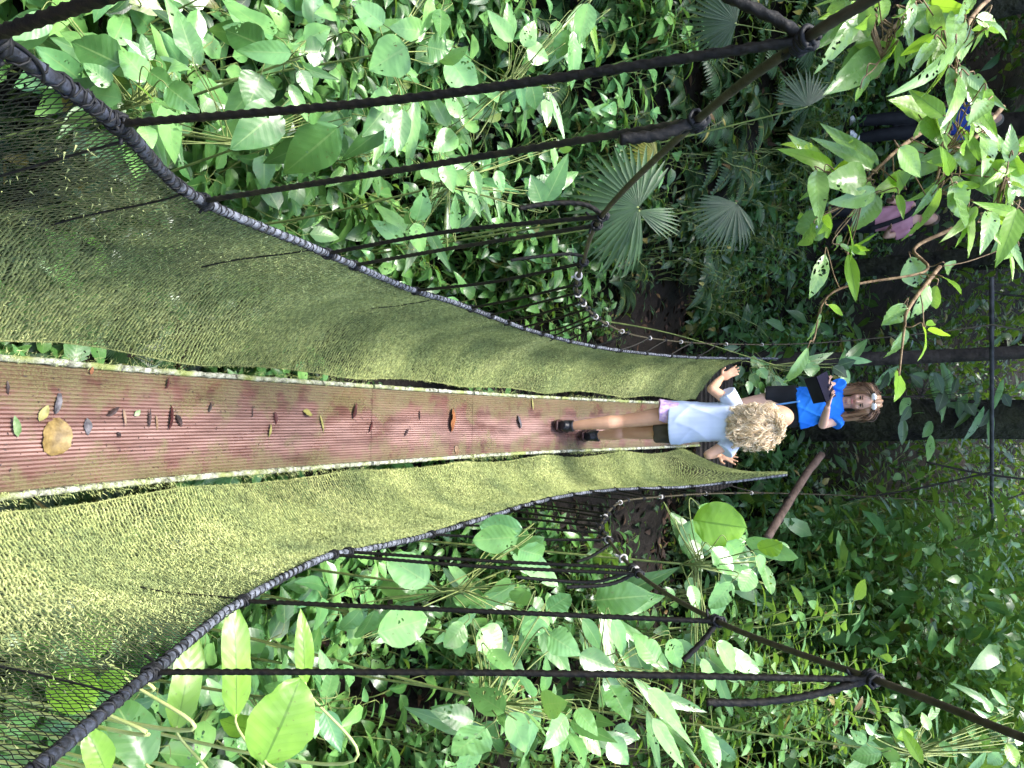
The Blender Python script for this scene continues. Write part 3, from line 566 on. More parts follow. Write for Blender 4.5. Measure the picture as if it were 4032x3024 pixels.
HI = conv([(1540, 930, 1780, 1030, 130, 'g'), (1560, 700, 1720, 920, 90, 'g'), (1750, 700, 1870, 960, 100, 'p'), (2040, 980, 1900, 780, 140, 'p'), (1980, 1150, 2200, 1400, 110, 'p'), (2010, 1340, 2200, 1650, 90, 'p'), (1640, 580, 2010, 540, 190, 'g'), (1740, 1130, 1860, 1350, 160, 'g'), (2120, 830, 2190, 1010, 110, 'p'), (1720, 1480, 1880, 1640, 130, 'p')], 1340, 2010)
hero_plant('broad_leaf_shrub', 'shrub with yellow-spotted leaves right of the two knotted ropes, right side', 'shrub', HI, 2.7, .22, hub=(2420, 2620))
HJ = conv([(80, 60, 420, 120, 230, 'l'), (0, 100, 130, 250, 180, 'p'), (500, 250, 650, 220, 130, 'l'), (480, 300, 590, 420, 100, 'p'), (460, 380, 400, 520, 110, 'p'), (330, 460, 200, 650, 110, 'p'), (230, 850, 390, 1030, 120, 'p'), (130, 1390, 260, 1659, 120, 'p'), (200, 250, 330, 400, 140, 'p'), (60, 480, 110, 620, 80, 'p'), (300, 200, 420, 330, 130, 'p'), (130, 960, 210, 1150, 90, 'p')], 2680, 2010)
hero_plant('broad_leaf_shrub', 'shrub with a big lime green leaf and a yellowing tip beside the right main cable', 'shrub', HJ, 3.0, .2, prof_oval, hub=(2800, 2230))
# near leaves, bottom right corner of the bridge
def stalked(label, lst, d, prof=prof_lance, stalk=None, **kw):
    root = atD(stalk[0], stalk[1], d*1.1); e = empty('strap_leaf_plant', label, 'plant', (root[0], root[1], float(hgt(root[0], root[1]))), 'single tall leaves beside the right handrail')
    mbl = {}; ms = MB()
    for a, b, c, f, w_, k in lst:
        B, D, LL = hero_leaf(mbl.setdefault(k, MB()), ms, a, b, c, f, w_, d, prof, jit=.15, **kw)
    P = catmull([B+D*.01, atD(stalk[0], stalk[1], d*1.03), np.array([root[0], root[1]+.1, float(hgt(root[0], root[1]))])], 12); tube(ms, P, np.linspace(.003, .006, len(P)), 6)
    for k, mb in mbl.items(): mb.build('leaf_blade', M[PAL[k]], e)
    ms.build('stalk', M['stem_pale'], e)
c8 = lambda *l: conv(list(l), 0, 2010)
stalked('tall lime strap leaf, the one nearest the lowest right-hand knot', c8((1130, 1420, 1290, 800, 160, 'l')), 1.75, prof_strap, (600, 3080), droop=.5, fold=.12)
stalked('tall lime strap leaf on a long pale stalk, crossing the lower long rope', c8((1520, 1340, 1545, 630, 150, 'l')), 1.8, prof_strap, (790, 3090), droop=.4, fold=.1)
stalked('narrow lime leaf with its tip above the lower long rope', c8((1965, 1130, 1960, 650, 105, 'l')), 1.95, prof_lance, (1180, 3000), droop=.3, fold=.15)
stalked('very large lime leaf with dark midrib at the lower edge of the right side', c8((1690, 1640, 1950, 1120, 360, 'l')), 1.6, prof_oval, (1000, 3100), droop=.3, fold=.05)
stalked('short bright leaf below the handrail in the lower left corner', c8((690, 1700, 570, 1400, 150, 'l')), 1.5, prof_lance, (430, 3120), droop=.5, fold=.25)
stalked('dull grey green curled leaf with a holed tip under the handrail', c8((950, 1660, 780, 1190, 230, 'g')), 1.65, prof_oval, (590, 3110), droop=.9, fold=.3)
stalked('lime leaf seen through the right net at the lower left corner', c8((600, 1270, 330, 1040, 230, 'l')), 1.5, prof_oval, (330, 2850), droop=.2, fold=.1)
stalked('lime leaf tip seen through the right net beside the lowest knot', c8((830, 1050, 610, 1140, 110, 'l')), 1.55, prof_lance, (520, 2850), droop=.2, fold=.1)
stalked('bright leaf behind the mossy part of the right net', c8((620, 960, 640, 620, 180, 'l')), 1.75, prof_oval, (420, 2700), droop=.2, fold=.1)
hero_plant('broad_leaf_shrub', 'small pale leaved plant at the lower right edge beneath the long rope', 'shrub', c8((1740, 1400, 1620, 1560, 150, 'p'), (1870, 1190, 1700, 1100, 110, 'p'), (1830, 1200, 1790, 1300, 90, 'p'), (2090, 1290, 2200, 1560, 110, 'p'), (2100, 1200, 2170, 990, 90, 'p'), (1620, 1420, 1420, 1350, 130, 'l')), 2.0, .1, hub=(1100, 2760))

hero_plant('broad_leaf_shrub', 'bright sprig of narrow leaves in the lower right corner of the photo', 'shrub', conv([(1430, 1480, 1380, 1380, 50, 'p'), (1300, 1560, 1100, 1600, 90, 'p'), (1420, 1590, 1290, 1550, 80, 'p'), (1200, 1500, 1110, 1430, 60, 'p'), (1480, 1480, 1460, 1620, 90, 'l'), (1560, 1640, 1430, 1400, 70, 'l'), (1500, 1430, 1390, 1470, 60, 'l'), (1600, 1420, 1560, 1300, 60, 'p'), (1250, 1450, 1190, 1370, 50, 'p'), (2000, 1470, 1920, 1480, 50, 'l'), (2100, 1500, 2180, 1650, 90, 'l'), (2060, 1560, 1990, 1650, 80, 'p'), (2150, 1450, 2212, 1500, 70, 'p'), (1750, 1560, 1660, 1480, 50, 'p'), (2010, 1300, 1960, 1220, 50, 'p'), (2040, 1340, 1960, 1380, 50, 'p')], 2680, 2010), 2.9, .3, prof_lance, hub=(3650, 2980))
# near glossy branches, upper right of the photo
B1 = conv([(1170, 60, 1000, 140, 80, 's'), (1190, 80, 1070, 290, 100, 's'), (1210, 60, 1180, 240, 90, 's'), (1220, 60, 1300, 150, 90, 's'), (1100, 0, 940, 80, 90, 's'), (1290, 260, 1090, 510, 170, 's'), (1380, 240, 1430, 510, 50, 'l'), (1430, 150, 1430, 225, 70, 'l'), (1210, 20, 1360, 20, 40, 'l'), (1160, 560, 1130, 650, 30, 'l'), (1200, 470, 1170, 620, 40, 's')], 2680, 0)
B2 = conv([(1490, 0, 1480, 200, 60, 's'), (1520, 30, 1600, 220, 110, 's'), (1700, 60, 1740, 250, 180, 's'), (1900, 120, 2100, 150, 70, 's'), (1800, 130, 1830, 370, 110, 's'), (1770, 250, 1660, 640, 90, 's'), (1640, 250, 1500, 440, 60, 's'), (1960, 150, 1990, 240, 50, 'l'), (1860, 0, 1900, 60, 60, 's'), (1650, 20, 1740, 80, 90, 'l'), (1680, 240, 1640, 400, 70, 'l'), (1850, 480, 1990, 600, 60, 's'), (1800, 490, 1830, 760, 80, 's'), (1890, 500, 1910, 700, 40, 'l'), (1985, 640, 1890, 740, 80, 's')], 2680, 0)
B3 = conv([(1640, 740, 1460, 640, 130, 's'), (1600, 740, 1700, 915, 170, 's'), (1830, 860, 2030, 1100, 50, 'l'), (1960, 860, 2040, 1040, 90, 's'), (1760, 910, 1900, 1060, 100, 's'), (1430, 960, 1560, 1070, 130, 's'), (1730, 950, 1590, 1120, 90, 's'), (1740, 1020, 1840, 1120, 40, 's'), (1650, 1180, 1510, 1420, 60, 's'), (1740, 1120, 1720, 980, 60, 'l'), (1750, 1190, 1860, 1420, 120, 's'), (2030, 1140, 1870, 1180, 150, 's'), (1840, 740, 1980, 850, 60, 'l'), (1780, 1180, 1950, 1210, 40, 'l'), (1870, 1330, 1800, 1590, 80, 'l')], 2680, 0)
B4 = conv([(930, 1060, 790, 840, 90, 's'), (1230, 1090, 1020, 860, 100, 's'), (1200, 1150, 960, 1160, 150, 's'), (1230, 1200, 1100, 1430, 140, 's'), (1440, 1200, 1400, 1110, 110, 'l'), (880, 1100, 900, 1390, 90, 's'), (930, 1420, 740, 1490, 160, 's'), (1300, 1220, 1280, 1410, 30, 'l'), (1400, 1250, 1450, 1400, 40, 'l'), (1110, 1600, 1230, 1600, 50, 'l'), (960, 1350, 960, 1500, 80, 'l'), (1010, 1520, 1050, 1640, 50, 's')], 2680, 0)
B5 = conv([(2110, 1050, 2150, 800, 70, 's'), (2110, 1160, 2240, 1260, 80, 's'), (2000, 1360, 2010, 1540, 80, 's'), (2190, 1400, 2080, 1600, 120, 's'), (2050, 1200, 2030, 1420, 35, 'l'), (2180, 1390, 2050, 1420, 60, 'l'), (2080, 1200, 2150, 1380, 80, 's'), (2130, 1000, 2212, 900, 60, 'l'), (2130, 1040, 2150, 1140, 80, 'l'), (2100, 1560, 2140, 1652, 60, 's')], 2680, 0)
c6 = lambda *l: conv(list(l), 2680, 1000)
B6 = c6((930, 0, 860, 280, 80, 's'), (1080, 0, 1140, 260, 60, 'l'), (1480, 20, 1530, 220, 120, 's'), (1600, 200, 1540, 420, 90, 's'), (1650, 200, 1610, 390, 60, 's'), (1690, 150, 1830, 220, 50, 'l'), (900, 380, 840, 580, 50, 's'), (820, 600, 700, 900, 60, 's'), (950, 330, 1070, 390, 40, 'l'), (1700, 60, 1820, 130, 70, 's'))
B7 = c6((1440, 320, 1320, 480, 140, 's'), (1440, 480, 1370, 740, 80, 's'), (1590, 490, 1750, 520, 40, 'l'), (1560, 470, 1650, 680, 50, 'l'), (1400, 760, 1420, 930, 80, 'l'), (1580, 460, 1690, 410, 35, 'l'), (2120, 0, 2150, 170, 50, 'l'))
def branch(label, lst, d, spine, prof=prof_ovate, comp=2):
    P = catmull([atD(x, y, dd) for x, y, dd in spine], 10); e = empty('leafy_branch', label, 'branch', P[0], 'glossy holed branches hanging in front of the slope')
    ms = MB(); tube(ms, P, np.linspace(.007, .0025, len(P)), 7, noise=.06); fol = {}
    ex = [(a+RNG.uniform(-45, 45), b+RNG.uniform(-45, 45), c+RNG.uniform(-70, 70), f+RNG.uniform(-70, 70), w_*RNG.uniform(.6, .95), k if RNG.random() < .75 else 'l') for a, b, c, f, w_, k in lst for _ in range(comp) if w_ > 30]
    for a, b, c, f, w_, k in list(lst)+ex:
        dl = d+RNG.uniform(-.12, .12); w_ = w_*1.15; B, D, LL = hero_leaf(fol.setdefault(k, MB()), ms, a, b, c, f, w_, dl, prof, jit=.5, droop=RNG.uniform(0, .9), fold=.22)
        H = P[np.argmin(np.linalg.norm(P-B, axis=1))]; tube(ms, catmull([B+D*.004, B-D*.02, H*.6+B*.4, H], 5), .0017, 5)
    for k, mb in fol.items(): mb.build('foliage', M[PAL[k]], e)
    ms.build('twig', M['twig'], e)
branch('glossy branch with a large torn leaf beside the uppermost knot of the left main cable', B1, 1.9, [(3700, -120, 2.1), (3560, 60, 2.0), (3490, 150, 1.95), (3470, 230, 1.9)])
branch('dense glossy branch reaching in from the top edge, nearest the corner', B2, 1.85, [(4100, -150, 2.1), (3890, 0, 2.0), (3800, 120, 1.9), (3760, 300, 1.9), (3800, 420, 1.9)])
branch('glossy branch with curled leaves in front of the person in blue', B3, 2.0, [(3950, 420, 2.2), (3820, 560, 2.1), (3720, 590, 2.05), (3690, 700, 2.05), (3640, 800, 2.05)])
branch('branch with forked brown twig and broad ribbed leaves in front of the person in pink', B4, 2.2, [(3720, 460, 2.3), (3560, 570, 2.25), (3480, 640, 2.2), (3420, 700, 2.2), (3400, 760, 2.2)])
branch('lime and glossy sprig at the right edge, level with the person in pink', B5, 2.0, [(4200, 560, 2.2), (3990, 680, 2.1), (3930, 800, 2.0), (4000, 900, 2.0)])
branch('drooping branch of long narrow leaves over the left main cable', B6, 2.4, [(3750, 900, 2.5), (3600, 980, 2.5), (3640, 1070, 2.4), (3280, 1150, 2.4), (3200, 1350, 2.45)], prof_lance, 0)
branch('lowest leaf sprig hanging before the dark tree trunk', B7, 2.3, [(3700, 1050, 2.4), (3580, 1210, 2.3), (3560, 1300, 2.3), (3540, 1480, 2.3)], comp=0)

hero_plant('climbing_vine', 'dim vine with small leaves climbing across the massive dark trunk', 'vine', conv([(1640, 760, 1690, 900, 50, 'd'), (1700, 880, 1660, 1010, 60, 'd'), (1780, 800, 1760, 900, 50, 'd'), (1790, 930, 1800, 1060, 60, 'd'), (1900, 880, 1910, 960, 40, 'd'), (1840, 960, 1900, 1040, 60, 'd'), (1560, 860, 1500, 780, 50, 'd'), (1990, 1000, 1960, 1120, 60, 'd'), (1480, 980, 1440, 1080, 70, 'd'), (1620, 1080, 1560, 1180, 70, 'g'), (1340, 760, 1300, 880, 60, 'd'), (2080, 900, 2120, 980, 50, 'd')], 2680, 1000), 8.6, .15, prof_lance, hub=(3640, 1560), stemmat='bark_grey', stem_r=.012)
hero_plant('broad_leaf_shrub', 'dim cluster of leaves hanging at the far left end of the bridge, beside the girl', 'shrub', [(2960, 1468, 2985, 1530, 34, 'g'), (2985, 1452, 3022, 1492, 40, 'g'), (2950, 1500, 2952, 1552, 26, 'g'), (2995, 1500, 3010, 1572, 18, 'g'), (3030, 1478, 3028, 1540, 26, 'd'), (3165, 1455, 3245, 1450, 46, 'g'), (3110, 1490, 3170, 1405, 26, 'g'), (3280, 1445, 3340, 1480, 42, 'd'), (3020, 1530, 2985, 1590, 30, 'd'), (3050, 1500, 3075, 1560, 36, 'd'), (2920, 1440, 2900, 1500, 30, 'd'), (3060, 1530, 3020, 1590, 34, 'd'), (3300, 1440, 3370, 1420, 44, 'd')], 6.25, .12, root=np.array([-.95, 6.3, float(hgt(-.95, 6.3))]), hub=(3060, 1440))
# ------------------------------------------------------------------ shrub prototypes and copies
def stemcurve(r0, h, lean, ang):
    t = np.linspace(0, 1, 8); x = lean*t**1.5
    return np.stack([r0[0]+x*np.cos(ang), r0[1]+x*np.sin(ang), r0[2]+h*t*(1-.12*t)], 1)+np.r_[np.zeros((1, 3)), RNG.standard_normal((7, 3))*.015]
def proto_shrub(nst, h, Ll, nl, prof, seg=6, cols=5, wr=.5, spread=.4, droop=.8, petl=.3):
    ml, ms = MB(), MB()
    for s in range(nst):
        P = stemcurve((RNG.uniform(-.08, .08), RNG.uniform(-.08, .08), 0), h*RNG.uniform(.6, 1.05), spread*RNG.uniform(.4, 1.1), RNG.uniform(0, 2*pi)); Pc = catmull(P, 4)
        tube(ms, Pc, np.linspace(.008, .0025, len(Pc)), 5); n = nl; tt = np.linspace(.28, 1, n)**.8; ii = (tt*(len(Pc)-1)).astype(int); az = np.arange(n)*2.4+RNG.uniform(0, 6)
        out = np.stack([np.cos(az), np.sin(az), RNG.uniform(.0, .7, n)], 1); out = norm(out); b0 = Pc[ii]; L = Ll*RNG.uniform(.6, 1.15, n); b1 = b0+out*(L*petl)[:, None]
        for q0, q1 in zip(b0, b1): tube(ms, [q0, (q0+q1)/2+[0, 0, .005], q1], .0015, 4, cap=False)
        d = norm(out*np.array([1, 1, .35])+RNG.standard_normal((n, 3))*.2); nn = norm(np.stack([-d[:, 0]*.1, -d[:, 1]*.1, np.ones(n)], 1)+RNG.standard_normal((n, 3))*.28)
        leaves(ml, b1, d, nn, L, L*wr*RNG.uniform(.8, 1.15, n), prof, droop*RNG.uniform(.4, 1.5, n), .18, seg, cols)
    return ml, ms
def proto_fern(nf=9, L=.7):
    ml, ms = MB(), MB()
    for f in range(nf):
        az = f*2*pi/nf+RNG.uniform(-.2, .2); t = np.linspace(0, 1, 14); l = L*RNG.uniform(.7, 1.1); el = RNG.uniform(.6, 1.2)
        P = np.stack([np.cos(az)*l*t*.9, np.sin(az)*l*t*.9, l*(el*t-el*.9*t**2.2)], 1); tube(ms, P, np.linspace(.004, .001, 14), 4)
        Pc = resample(P, l/34); n = len(Pc); T = norm(np.gradient(Pc, axis=0)); sd = norm(np.cross(T, [0, 0, 1.])); up = np.cross(sd, T); s = np.linspace(0, 1, n); pl = l*.24*np.sin(pi*np.clip(s, .02, .98)**.7)+.01
        for sg in (-1, 1): leaves(ml, Pc[3:], (sd*sg+T*.35)[3:], up[3:], pl[3:], np.full(n-3, l*.032), prof_lance, .5, .1, 4, 3)
    return ml, ms
def fan(ml, ms, base, hub, axis, nrm, R_, nseg=26, ang=300, k=0):
    """pleated palm fan: joined inner half, free segment tips"""
    axis = norm(np.array(axis, float)); nrm = norm(np.array(nrm)-(np.array(nrm)@axis)*axis); side = np.cross(axis, nrm)
    th = np.radians(np.linspace(-ang/2, ang/2, nseg)); dirs = np.cos(th)[:, None]*axis+np.sin(th)[:, None]*side
    Ls = R_*(1-.25*(np.abs(th)/th.max())**2)*RNG.uniform(.9, 1.05, nseg); wd = 2*np.sin(radians(ang/nseg)/2)*R_*.62
    f = lambda t: np.minimum(np.clip(t/.55, 0.02, 1), ((1-np.clip(t, 0, 1))/.45).clip(0)**.8)
    leaves(ml, np.broadcast_to(hub, (nseg, 3)), dirs-.15*nrm*0, np.broadcast_to(nrm, (nseg, 3)), Ls, wd, f, .35+.25*RNG.random(nseg), .45, 9, 3, .01, k)
    tube(ms, catmull([base, (np.array(base)+hub)/2+np.array([0, 0, .05]), hub], 8), .006, 6)
def proto_palm(nf=7, R_=.42):
    ml, ms = MB(), MB()
    for f in range(nf):
        az = f*2.4; el = RNG.uniform(.3, 1.1); l = RNG.uniform(.7, 1.1); hub = np.array([np.cos(az)*l*cos(el), np.sin(az)*l*cos(el), l*sin(el)+.1]); fan(ml, ms, (0, 0, 0), hub, hub*np.array([1, 1, .1])+np.array([0, 0, -.1]), (0, 0, 1), R_*RNG.uniform(.8, 1.1))
    return ml, ms
def proto_frond(nf=6, L=1.1):
    ml, ms = MB(), MB()
    for f in range(nf):
        az = f*2*pi/nf+.4; t = np.linspace(0, 1, 16); l = L*RNG.uniform(.8, 1.1); el = RNG.uniform(.8, 1.3)
        P = np.stack([np.cos(az)*l*t, np.sin(az)*l*t, l*(el*t-.95*el*t**2)], 1); tube(ms, P, np.linspace(.006, .002, 16), 5); Pc = resample(P, l/22); n = len(Pc); T = norm(np.gradient(Pc, axis=0)); sd = norm(np.cross(T, [0, 0, 1.])); up = np.cross(sd, T)
        s = np.linspace(0, 1, n)
        for sg in (-1, 1): leaves(ml, Pc[4:], (sd*sg+T*.5+up*.1)[4:], up[4:], (l*.30*np.sin(pi*np.clip(s, .05, .93)))[4:], np.full(n-4, l*.045), prof_lance, .7, .2, 5, 3)
    return ml, ms
PROTO = {}
def proto(key, fn, lm, sm='stem'):
    ml, ms = fn(); PROTO.setdefault(key, []).append((ml.mesh('foliage', M[lm]), ms.mesh('stem', M[sm])))
for i in range(4): proto('broad', lambda: proto_shrub(6, RNG.uniform(.9, 1.3), .19, 12, prof_ovate, wr=.54), 'leaf')
for i in range(3): proto('pale', lambda: proto_shrub(6, RNG.uniform(.9, 1.2), .18, 12, prof_ovate, wr=.54), 'leaf_sheen')
for i in range(3): proto('dark', lambda: proto_shrub(6, RNG.uniform(.8, 1.3), .15, 12, prof_lance, wr=.36), 'leaf_shade')
for i in range(3): proto('small', lambda: proto_shrub(16, RNG.uniform(2.4, 3.2), .155, 24, prof_lance, 4, 3, .46, .9, .6, .15), 'leaf_bush')
for i in range(2): proto('fern', lambda: proto_fern(9, .6), 'leaf_shade')
for i in range(2): proto('palm', lambda: proto_palm(7), 'palm_shade')
for i in range(2): proto('frond', lambda: proto_frond(7), 'leaf_shade')
NAMES = {'broad': ('broad_leaf_shrub', 'shrub'), 'pale': ('broad_leaf_shrub', 'shrub'), 'dark': ('understorey_shrub', 'shrub'), 'small': ('small_leaf_bush', 'bush'), 'fern': ('fern', 'fern'), 'palm': ('fan_palm', 'palm'), 'frond': ('feather_palm', 'palm')}
def put(key, x, y, z, sc, rz, label, group, tilt=(0, 0)):
    nm, cat = NAMES[key]; fm, sm = random.choice(PROTO[key]); e = bpy.data.objects.new(nm, None); e.empty_display_size = .1; COL.objects.link(e)
    e.location = (x, y, z); e.scale = (sc,)*3; e.rotation_euler = (tilt[0], tilt[1], rz); tag(e, label, cat, group)
    for n_, me in (('foliage', fm), ('stem', sm)):
        o = bpy.data.objects.new(n_, me); COL.objects.link(o); o.parent = e
    return e
def clear(x, y, z):      # keep plants out of the bridge corridor
    return not (abs(x) < .85 and y < 7.3 and z > -2.6) and not (abs(x) < .9 and 6.5 < y < 8.9)
def zone(n, xr, yr, keys, hs, label, group, lift=0, mind=.28, dens=None):
    pts = []; tries = 0
    while len(pts) < n and tries < n*30:
        tries += 1; x = RNG.uniform(*xr); y = RNG.uniform(*yr)
        if any((x-a)**2+(y-b)**2 < mind**2 for a, b in pts): continue
        sc = RNG.uniform(*hs); z = float(hgt(x, y))+lift*RNG.random()
        if abs(x) < 1.0 and y < 8.9 and z+1.3*sc > float(deckz(min(max(y, 0), 7.2)))-.15: 
            if y > 6.6: continue
            sc = (float(deckz(min(max(y, 0), 7.2)))-.2-z)/1.35
            if sc < .45: continue
        if abs(x) < 1.05 and y < 7.4: x_ = np.sign(x)*max(abs(x), .25)
        key = random.choice(keys); lb = label[NAMES[key][0]] if isinstance(label, dict) else label
        put(key, x, y, z-.03, sc, RNG.uniform(0, 6.28), lb, (group[NAMES[key][0]] if isinstance(group, dict) else group), (RNG.uniform(-.15, .15), RNG.uniform(-.15, .15))); pts.append((x, y))
lab = lambda where: ({'broad_leaf_shrub': 'broad-leaved shrub '+where, 'understorey_shrub': 'dark narrow-leaved shrub '+where, 'small_leaf_bush': 'small-leaved bush '+where, 'fern': 'dark green fern '+where, 'fan_palm': 'fan palm '+where, 'feather_palm': 'dark feather palm '+where},
                     {k: v+' '+where for k, v in {'broad_leaf_shrub': 'broad-leaved shrubs', 'understorey_shrub': 'dark shrubs', 'small_leaf_bush': 'small-leaved bushes', 'fern': 'ferns', 'fan_palm': 'fan palms', 'feather_palm': 'feather palms'}.items()})
l, g = lab('on the near left slope beyond the left net'); zone(95, (-3.6, -.95), (.9, 4.8), ['broad', 'pale', 'broad', 'pale', 'dark'], (.75, 1.15), l, g, mind=.2)
l, g = lab('on the ravine floor under the bridge'); zone(70, (-1.25, 1.25), (1.2, 6.4), ['broad', 'broad', 'fern', 'pale'], (.6, 1.05), l, g, mind=.2)
l, g = lab('on the right bank beyond the right net'); zone(100, (.95, 3.6), (.8, 4.8), ['pale', 'broad', 'pale', 'broad'], (.9, 1.35), l, g, lift=.25, mind=.22)
l, g = lab('in the middle of the left slope past the paired ropes'); zone(55, (-4.2, -1.1), (3.2, 5.9), ['pale', 'broad', 'pale'], (.7, 1.05), l, g, mind=.22)
l, g = lab('close under the left net where the bridge climbs'); zone(40, (-2.0, -.75), (3.4, 6.6), ['dark', 'fern', 'broad', 'broad'], (.5, .9), l, g, mind=.2)
l, g = lab('close under the right net where the bridge climbs'); zone(40, (.75, 2.0), (3.2, 6.6), ['pale', 'broad', 'pale', 'broad'], (.6, .95), l, g, mind=.2)
l, g = lab('around the pleated fan palm in the dark part of the left slope'); zone(60, (-4.6, -1.15), (4.9, 7.0), ['dark', 'fern', 'fern', 'frond'], (.55, .95), l, g, mind=.2)
l, g = lab('in the shade of the upper left slope'); zone(80, (-5.8, -1.3), (5.4, 8.6), ['dark', 'fern', 'frond', 'dark', 'fern', 'dark'], (.6, 1.1), l, g, mind=.22)
l, g = lab('on the far right bank past the ropes'); zone(64, (1.5, 7.0), (4.6, 10.5), ['small', 'small', 'small', 'small', 'broad'], (.75, 1.15), l, g, mind=.4)
l, g = lab('between the landing and the massive dark trunk'); zone(16, (-1.5, 1.6), (8.75, 9.5), ['dark', 'fern', 'dark'], (.55, .85), l, g, mind=.15)
l, g = lab('at the far edge of the right bank behind the other bushes'); zone(40, (1.2, 8.0), (9.6, 14.5), ['small', 'small', 'small'], (.9, 1.3), l, g, mind=.45)
# hand placed palms
def heropalm(label, hub, d, axpx, R_, nseg, ang, mat='palm', nrmz=.5):
    H = atD(hub[0], hub[1], d); A = atD(axpx[0], axpx[1], d)-H; rt = np.array([H[0]+.1, H[1]+.4, 0]); rt[2] = hgt(rt[0], rt[1])
    e = empty('fan_palm', label, 'palm', rt, 'fan palms on the left slope'); ml, ms = MB(), MB(); fan(ml, ms, rt, H, A, -unit(*hub)+np.array([0, 0, nrmz]), R_, nseg, ang); ml.build('fan_blade', M[mat], e); ms.build('stalk', M['stem'], e)
heropalm('large pleated fan palm leaf crossed by the left main cable', (2515, 815), 4.2, (2330, 740), .42, 30, 210)
heropalm('drooping half of a fan leaf below the crossed palm leaf', (2520, 830), 4.3, (2400, 1060), .44, 14, 70)
heropalm('narrow fan palm leaf pointing towards the upper right beside the main cable', (2510, 830), 4.35, (2700, 900), .30, 10, 50)
heropalm('yellowing fan palm leaf above the left main cable', (2590, 620), 4.6, (2450, 560), .22, 14, 110, 'palm_yellow')
heropalm('grey green fan palm leaf with comb-like tips in the dark of the slope', (2900, 800), 5.0, (2830, 930), .36, 24, 150, 'palm_shade')
heropalm('upright fan palm leaf near the top centre of the slope', (3180, 420), 5.2, (3150, 300), .3, 22, 140, 'palm_shade')
heropalm('dim fan palm leaf at the top of the picture beside the knot', (2900, 90), 5.0, (2750, 60), .36, 24, 170, 'palm_shade')

# ------------------------------------------------------------------ trees and far forest
def tree(label, x, y, r, h, lean=(0, 0), mat='bark', crown=True, cr=2.2, nl=5000, group=None, butt=0, cmat='leaf_small', cz=None):
    z0 = float(hgt(x, y))-.3; e = empty('tree', label, 'tree', (x, y, z0), group); mb = MB(); t = np.linspace(0, 1, 18)
    P = np.stack([x+lean[0]*t+.12*(vnoise(t*3+x, 1)-.5), y+lean[1]*t, z0+h*t], 1); tube(mb, P, r*(1-.45*t)+butt*r*np.exp(-t*16), 18, noise=.03, lobe=.07+.05*(butt > 0), lobes=5)
    if crown:
        hubs = []
        for k_ in range(9):
            s = RNG.uniform(.6, .95); a = RNG.uniform(0, 6.28); b0 = P[int(s*17)]; e1 = b0+np.array([cos(a)*cr*RNG.uniform(.5, 1), sin(a)*cr*RNG.uniform(.5, 1), RNG.uniform(.2, 1.4)])
            tube(mb, catmull([b0, (b0+e1)/2+[0, 0, .2], e1], 5), np.linspace(r*.3, .02, 11), 6); hubs += [b0*.4+e1*.6, e1]
        hubs = np.array(hubs); c = hubs[RNG.integers(0, len(hubs), nl)]+RNG.standard_normal((nl, 3))*np.array([.5, .5, .3])*cr*.42
        a = RNG.uniform(0, 6.28, nl); d = np.stack([np.cos(a), np.sin(a), RNG.uniform(-.7, .3, nl)], 1); nn = np.stack([.3*np.cos(a), .3*np.sin(a), np.ones(nl)], 1)+RNG.standard_normal((nl, 3))*.4
        L = RNG.uniform(.09, .20, nl); cm = MB(); leaves(cm, c, d, nn, L, L*.42, prof_lance, .5, .15, 3, 3); cm.build('crown', M[cmat], e)
    mb.build('trunk', M[mat], e); return e
# big dark trunk behind the landing and the slender one along its left flank
p = atD(3700, 1660, 9.6); tree('massive dark tree trunk behind the woman in blue', p[0]-.08, p[1], .27, 11, (.12, 0), 'bark', True, 2.4, 5000, butt=.3)
p = atD(3300, 1405, 8.7); tree('slender grey brown trunk rising beside the massive dark one', p[0]-.02, p[1], .085, 8, (.0, -.2), 'bark_grey', True, 1.8, 3000)
for i_, (x, y, h, cr) in enumerate([(-5.6, 10.5, 8.5, 3.0), (-2.2, 11.5, 9.0, 3.0), (-7.2, 6.6, 8.5, 2.8), (-3.9, 8.4, 8.8, 2.6)]):  # added trees: crowns out of view block skylight and darken the far end
    tree('canopy tree added to shade the far end of the bridge, crown out of view', x, y, .13, h, (0, -1.6), 'bark', True, cr, 26000, 'added shade trees over the far end')
for x, y, r in [(-4.2, 12, .16), (-2.8, 14.5, .22), (2.6, 17, .14), (9.5, 14, .2), (-6.5, 11, .2), (-7.5, 8, .17), (7, 8.5, .2), (-1.6, 18, .2), (-6, 17, .22), (8, 18, .25),]:
    tree('background forest tree beyond the far end of the bridge', x, y, r, RNG.uniform(8, 11), (RNG.uniform(-.5, .5), 0), random.choice(['bark', 'bark_grey']), True, RNG.uniform(2.2, 3.0), 7000, 'background forest trees')
# far undergrowth: one uncountable mass of leaves over the rising slope
mb = MB(); n = 120000; y = 8.6+22*RNG.random(n)**1.6; x = RNG.uniform(-1, 1, n)*(3+y*.75); z0 = hgt(x, y); top = .5+2.6*vnoise(x*.8+4, y*.8)*(.6+.8*vnoise(x*2.3, y*2.3+7))+1.2*sstep(.5, 2, x); z = z0+top*RNG.random(n)**.6
PATH = (x > -4.7) & (x < -1.1) & (y < 12.4); z = np.where(PATH, z0+.25*RNG.random(n), z)
kp = ~((np.abs(x) < .8) & (y < 9.4)); x, y, z = x[kp], y[kp], z[kp]; n = len(x); a = RNG.uniform(0, 6.28, n)
d = np.stack([np.cos(a), np.sin(a), RNG.uniform(-.8, .4, n)], 1); nn = np.stack([.5*np.cos(a), .5*np.sin(a)-.2, np.ones(n)], 1)+RNG.standard_normal((n, 3))*.35; L = RNG.uniform(.06, .17, n)*(1+1.1*(RNG.random(n) > .8))
P_ = np.stack([x, y, z], 1); dr_ = RNG.uniform(.2, 1, n); rt = x > 1.0
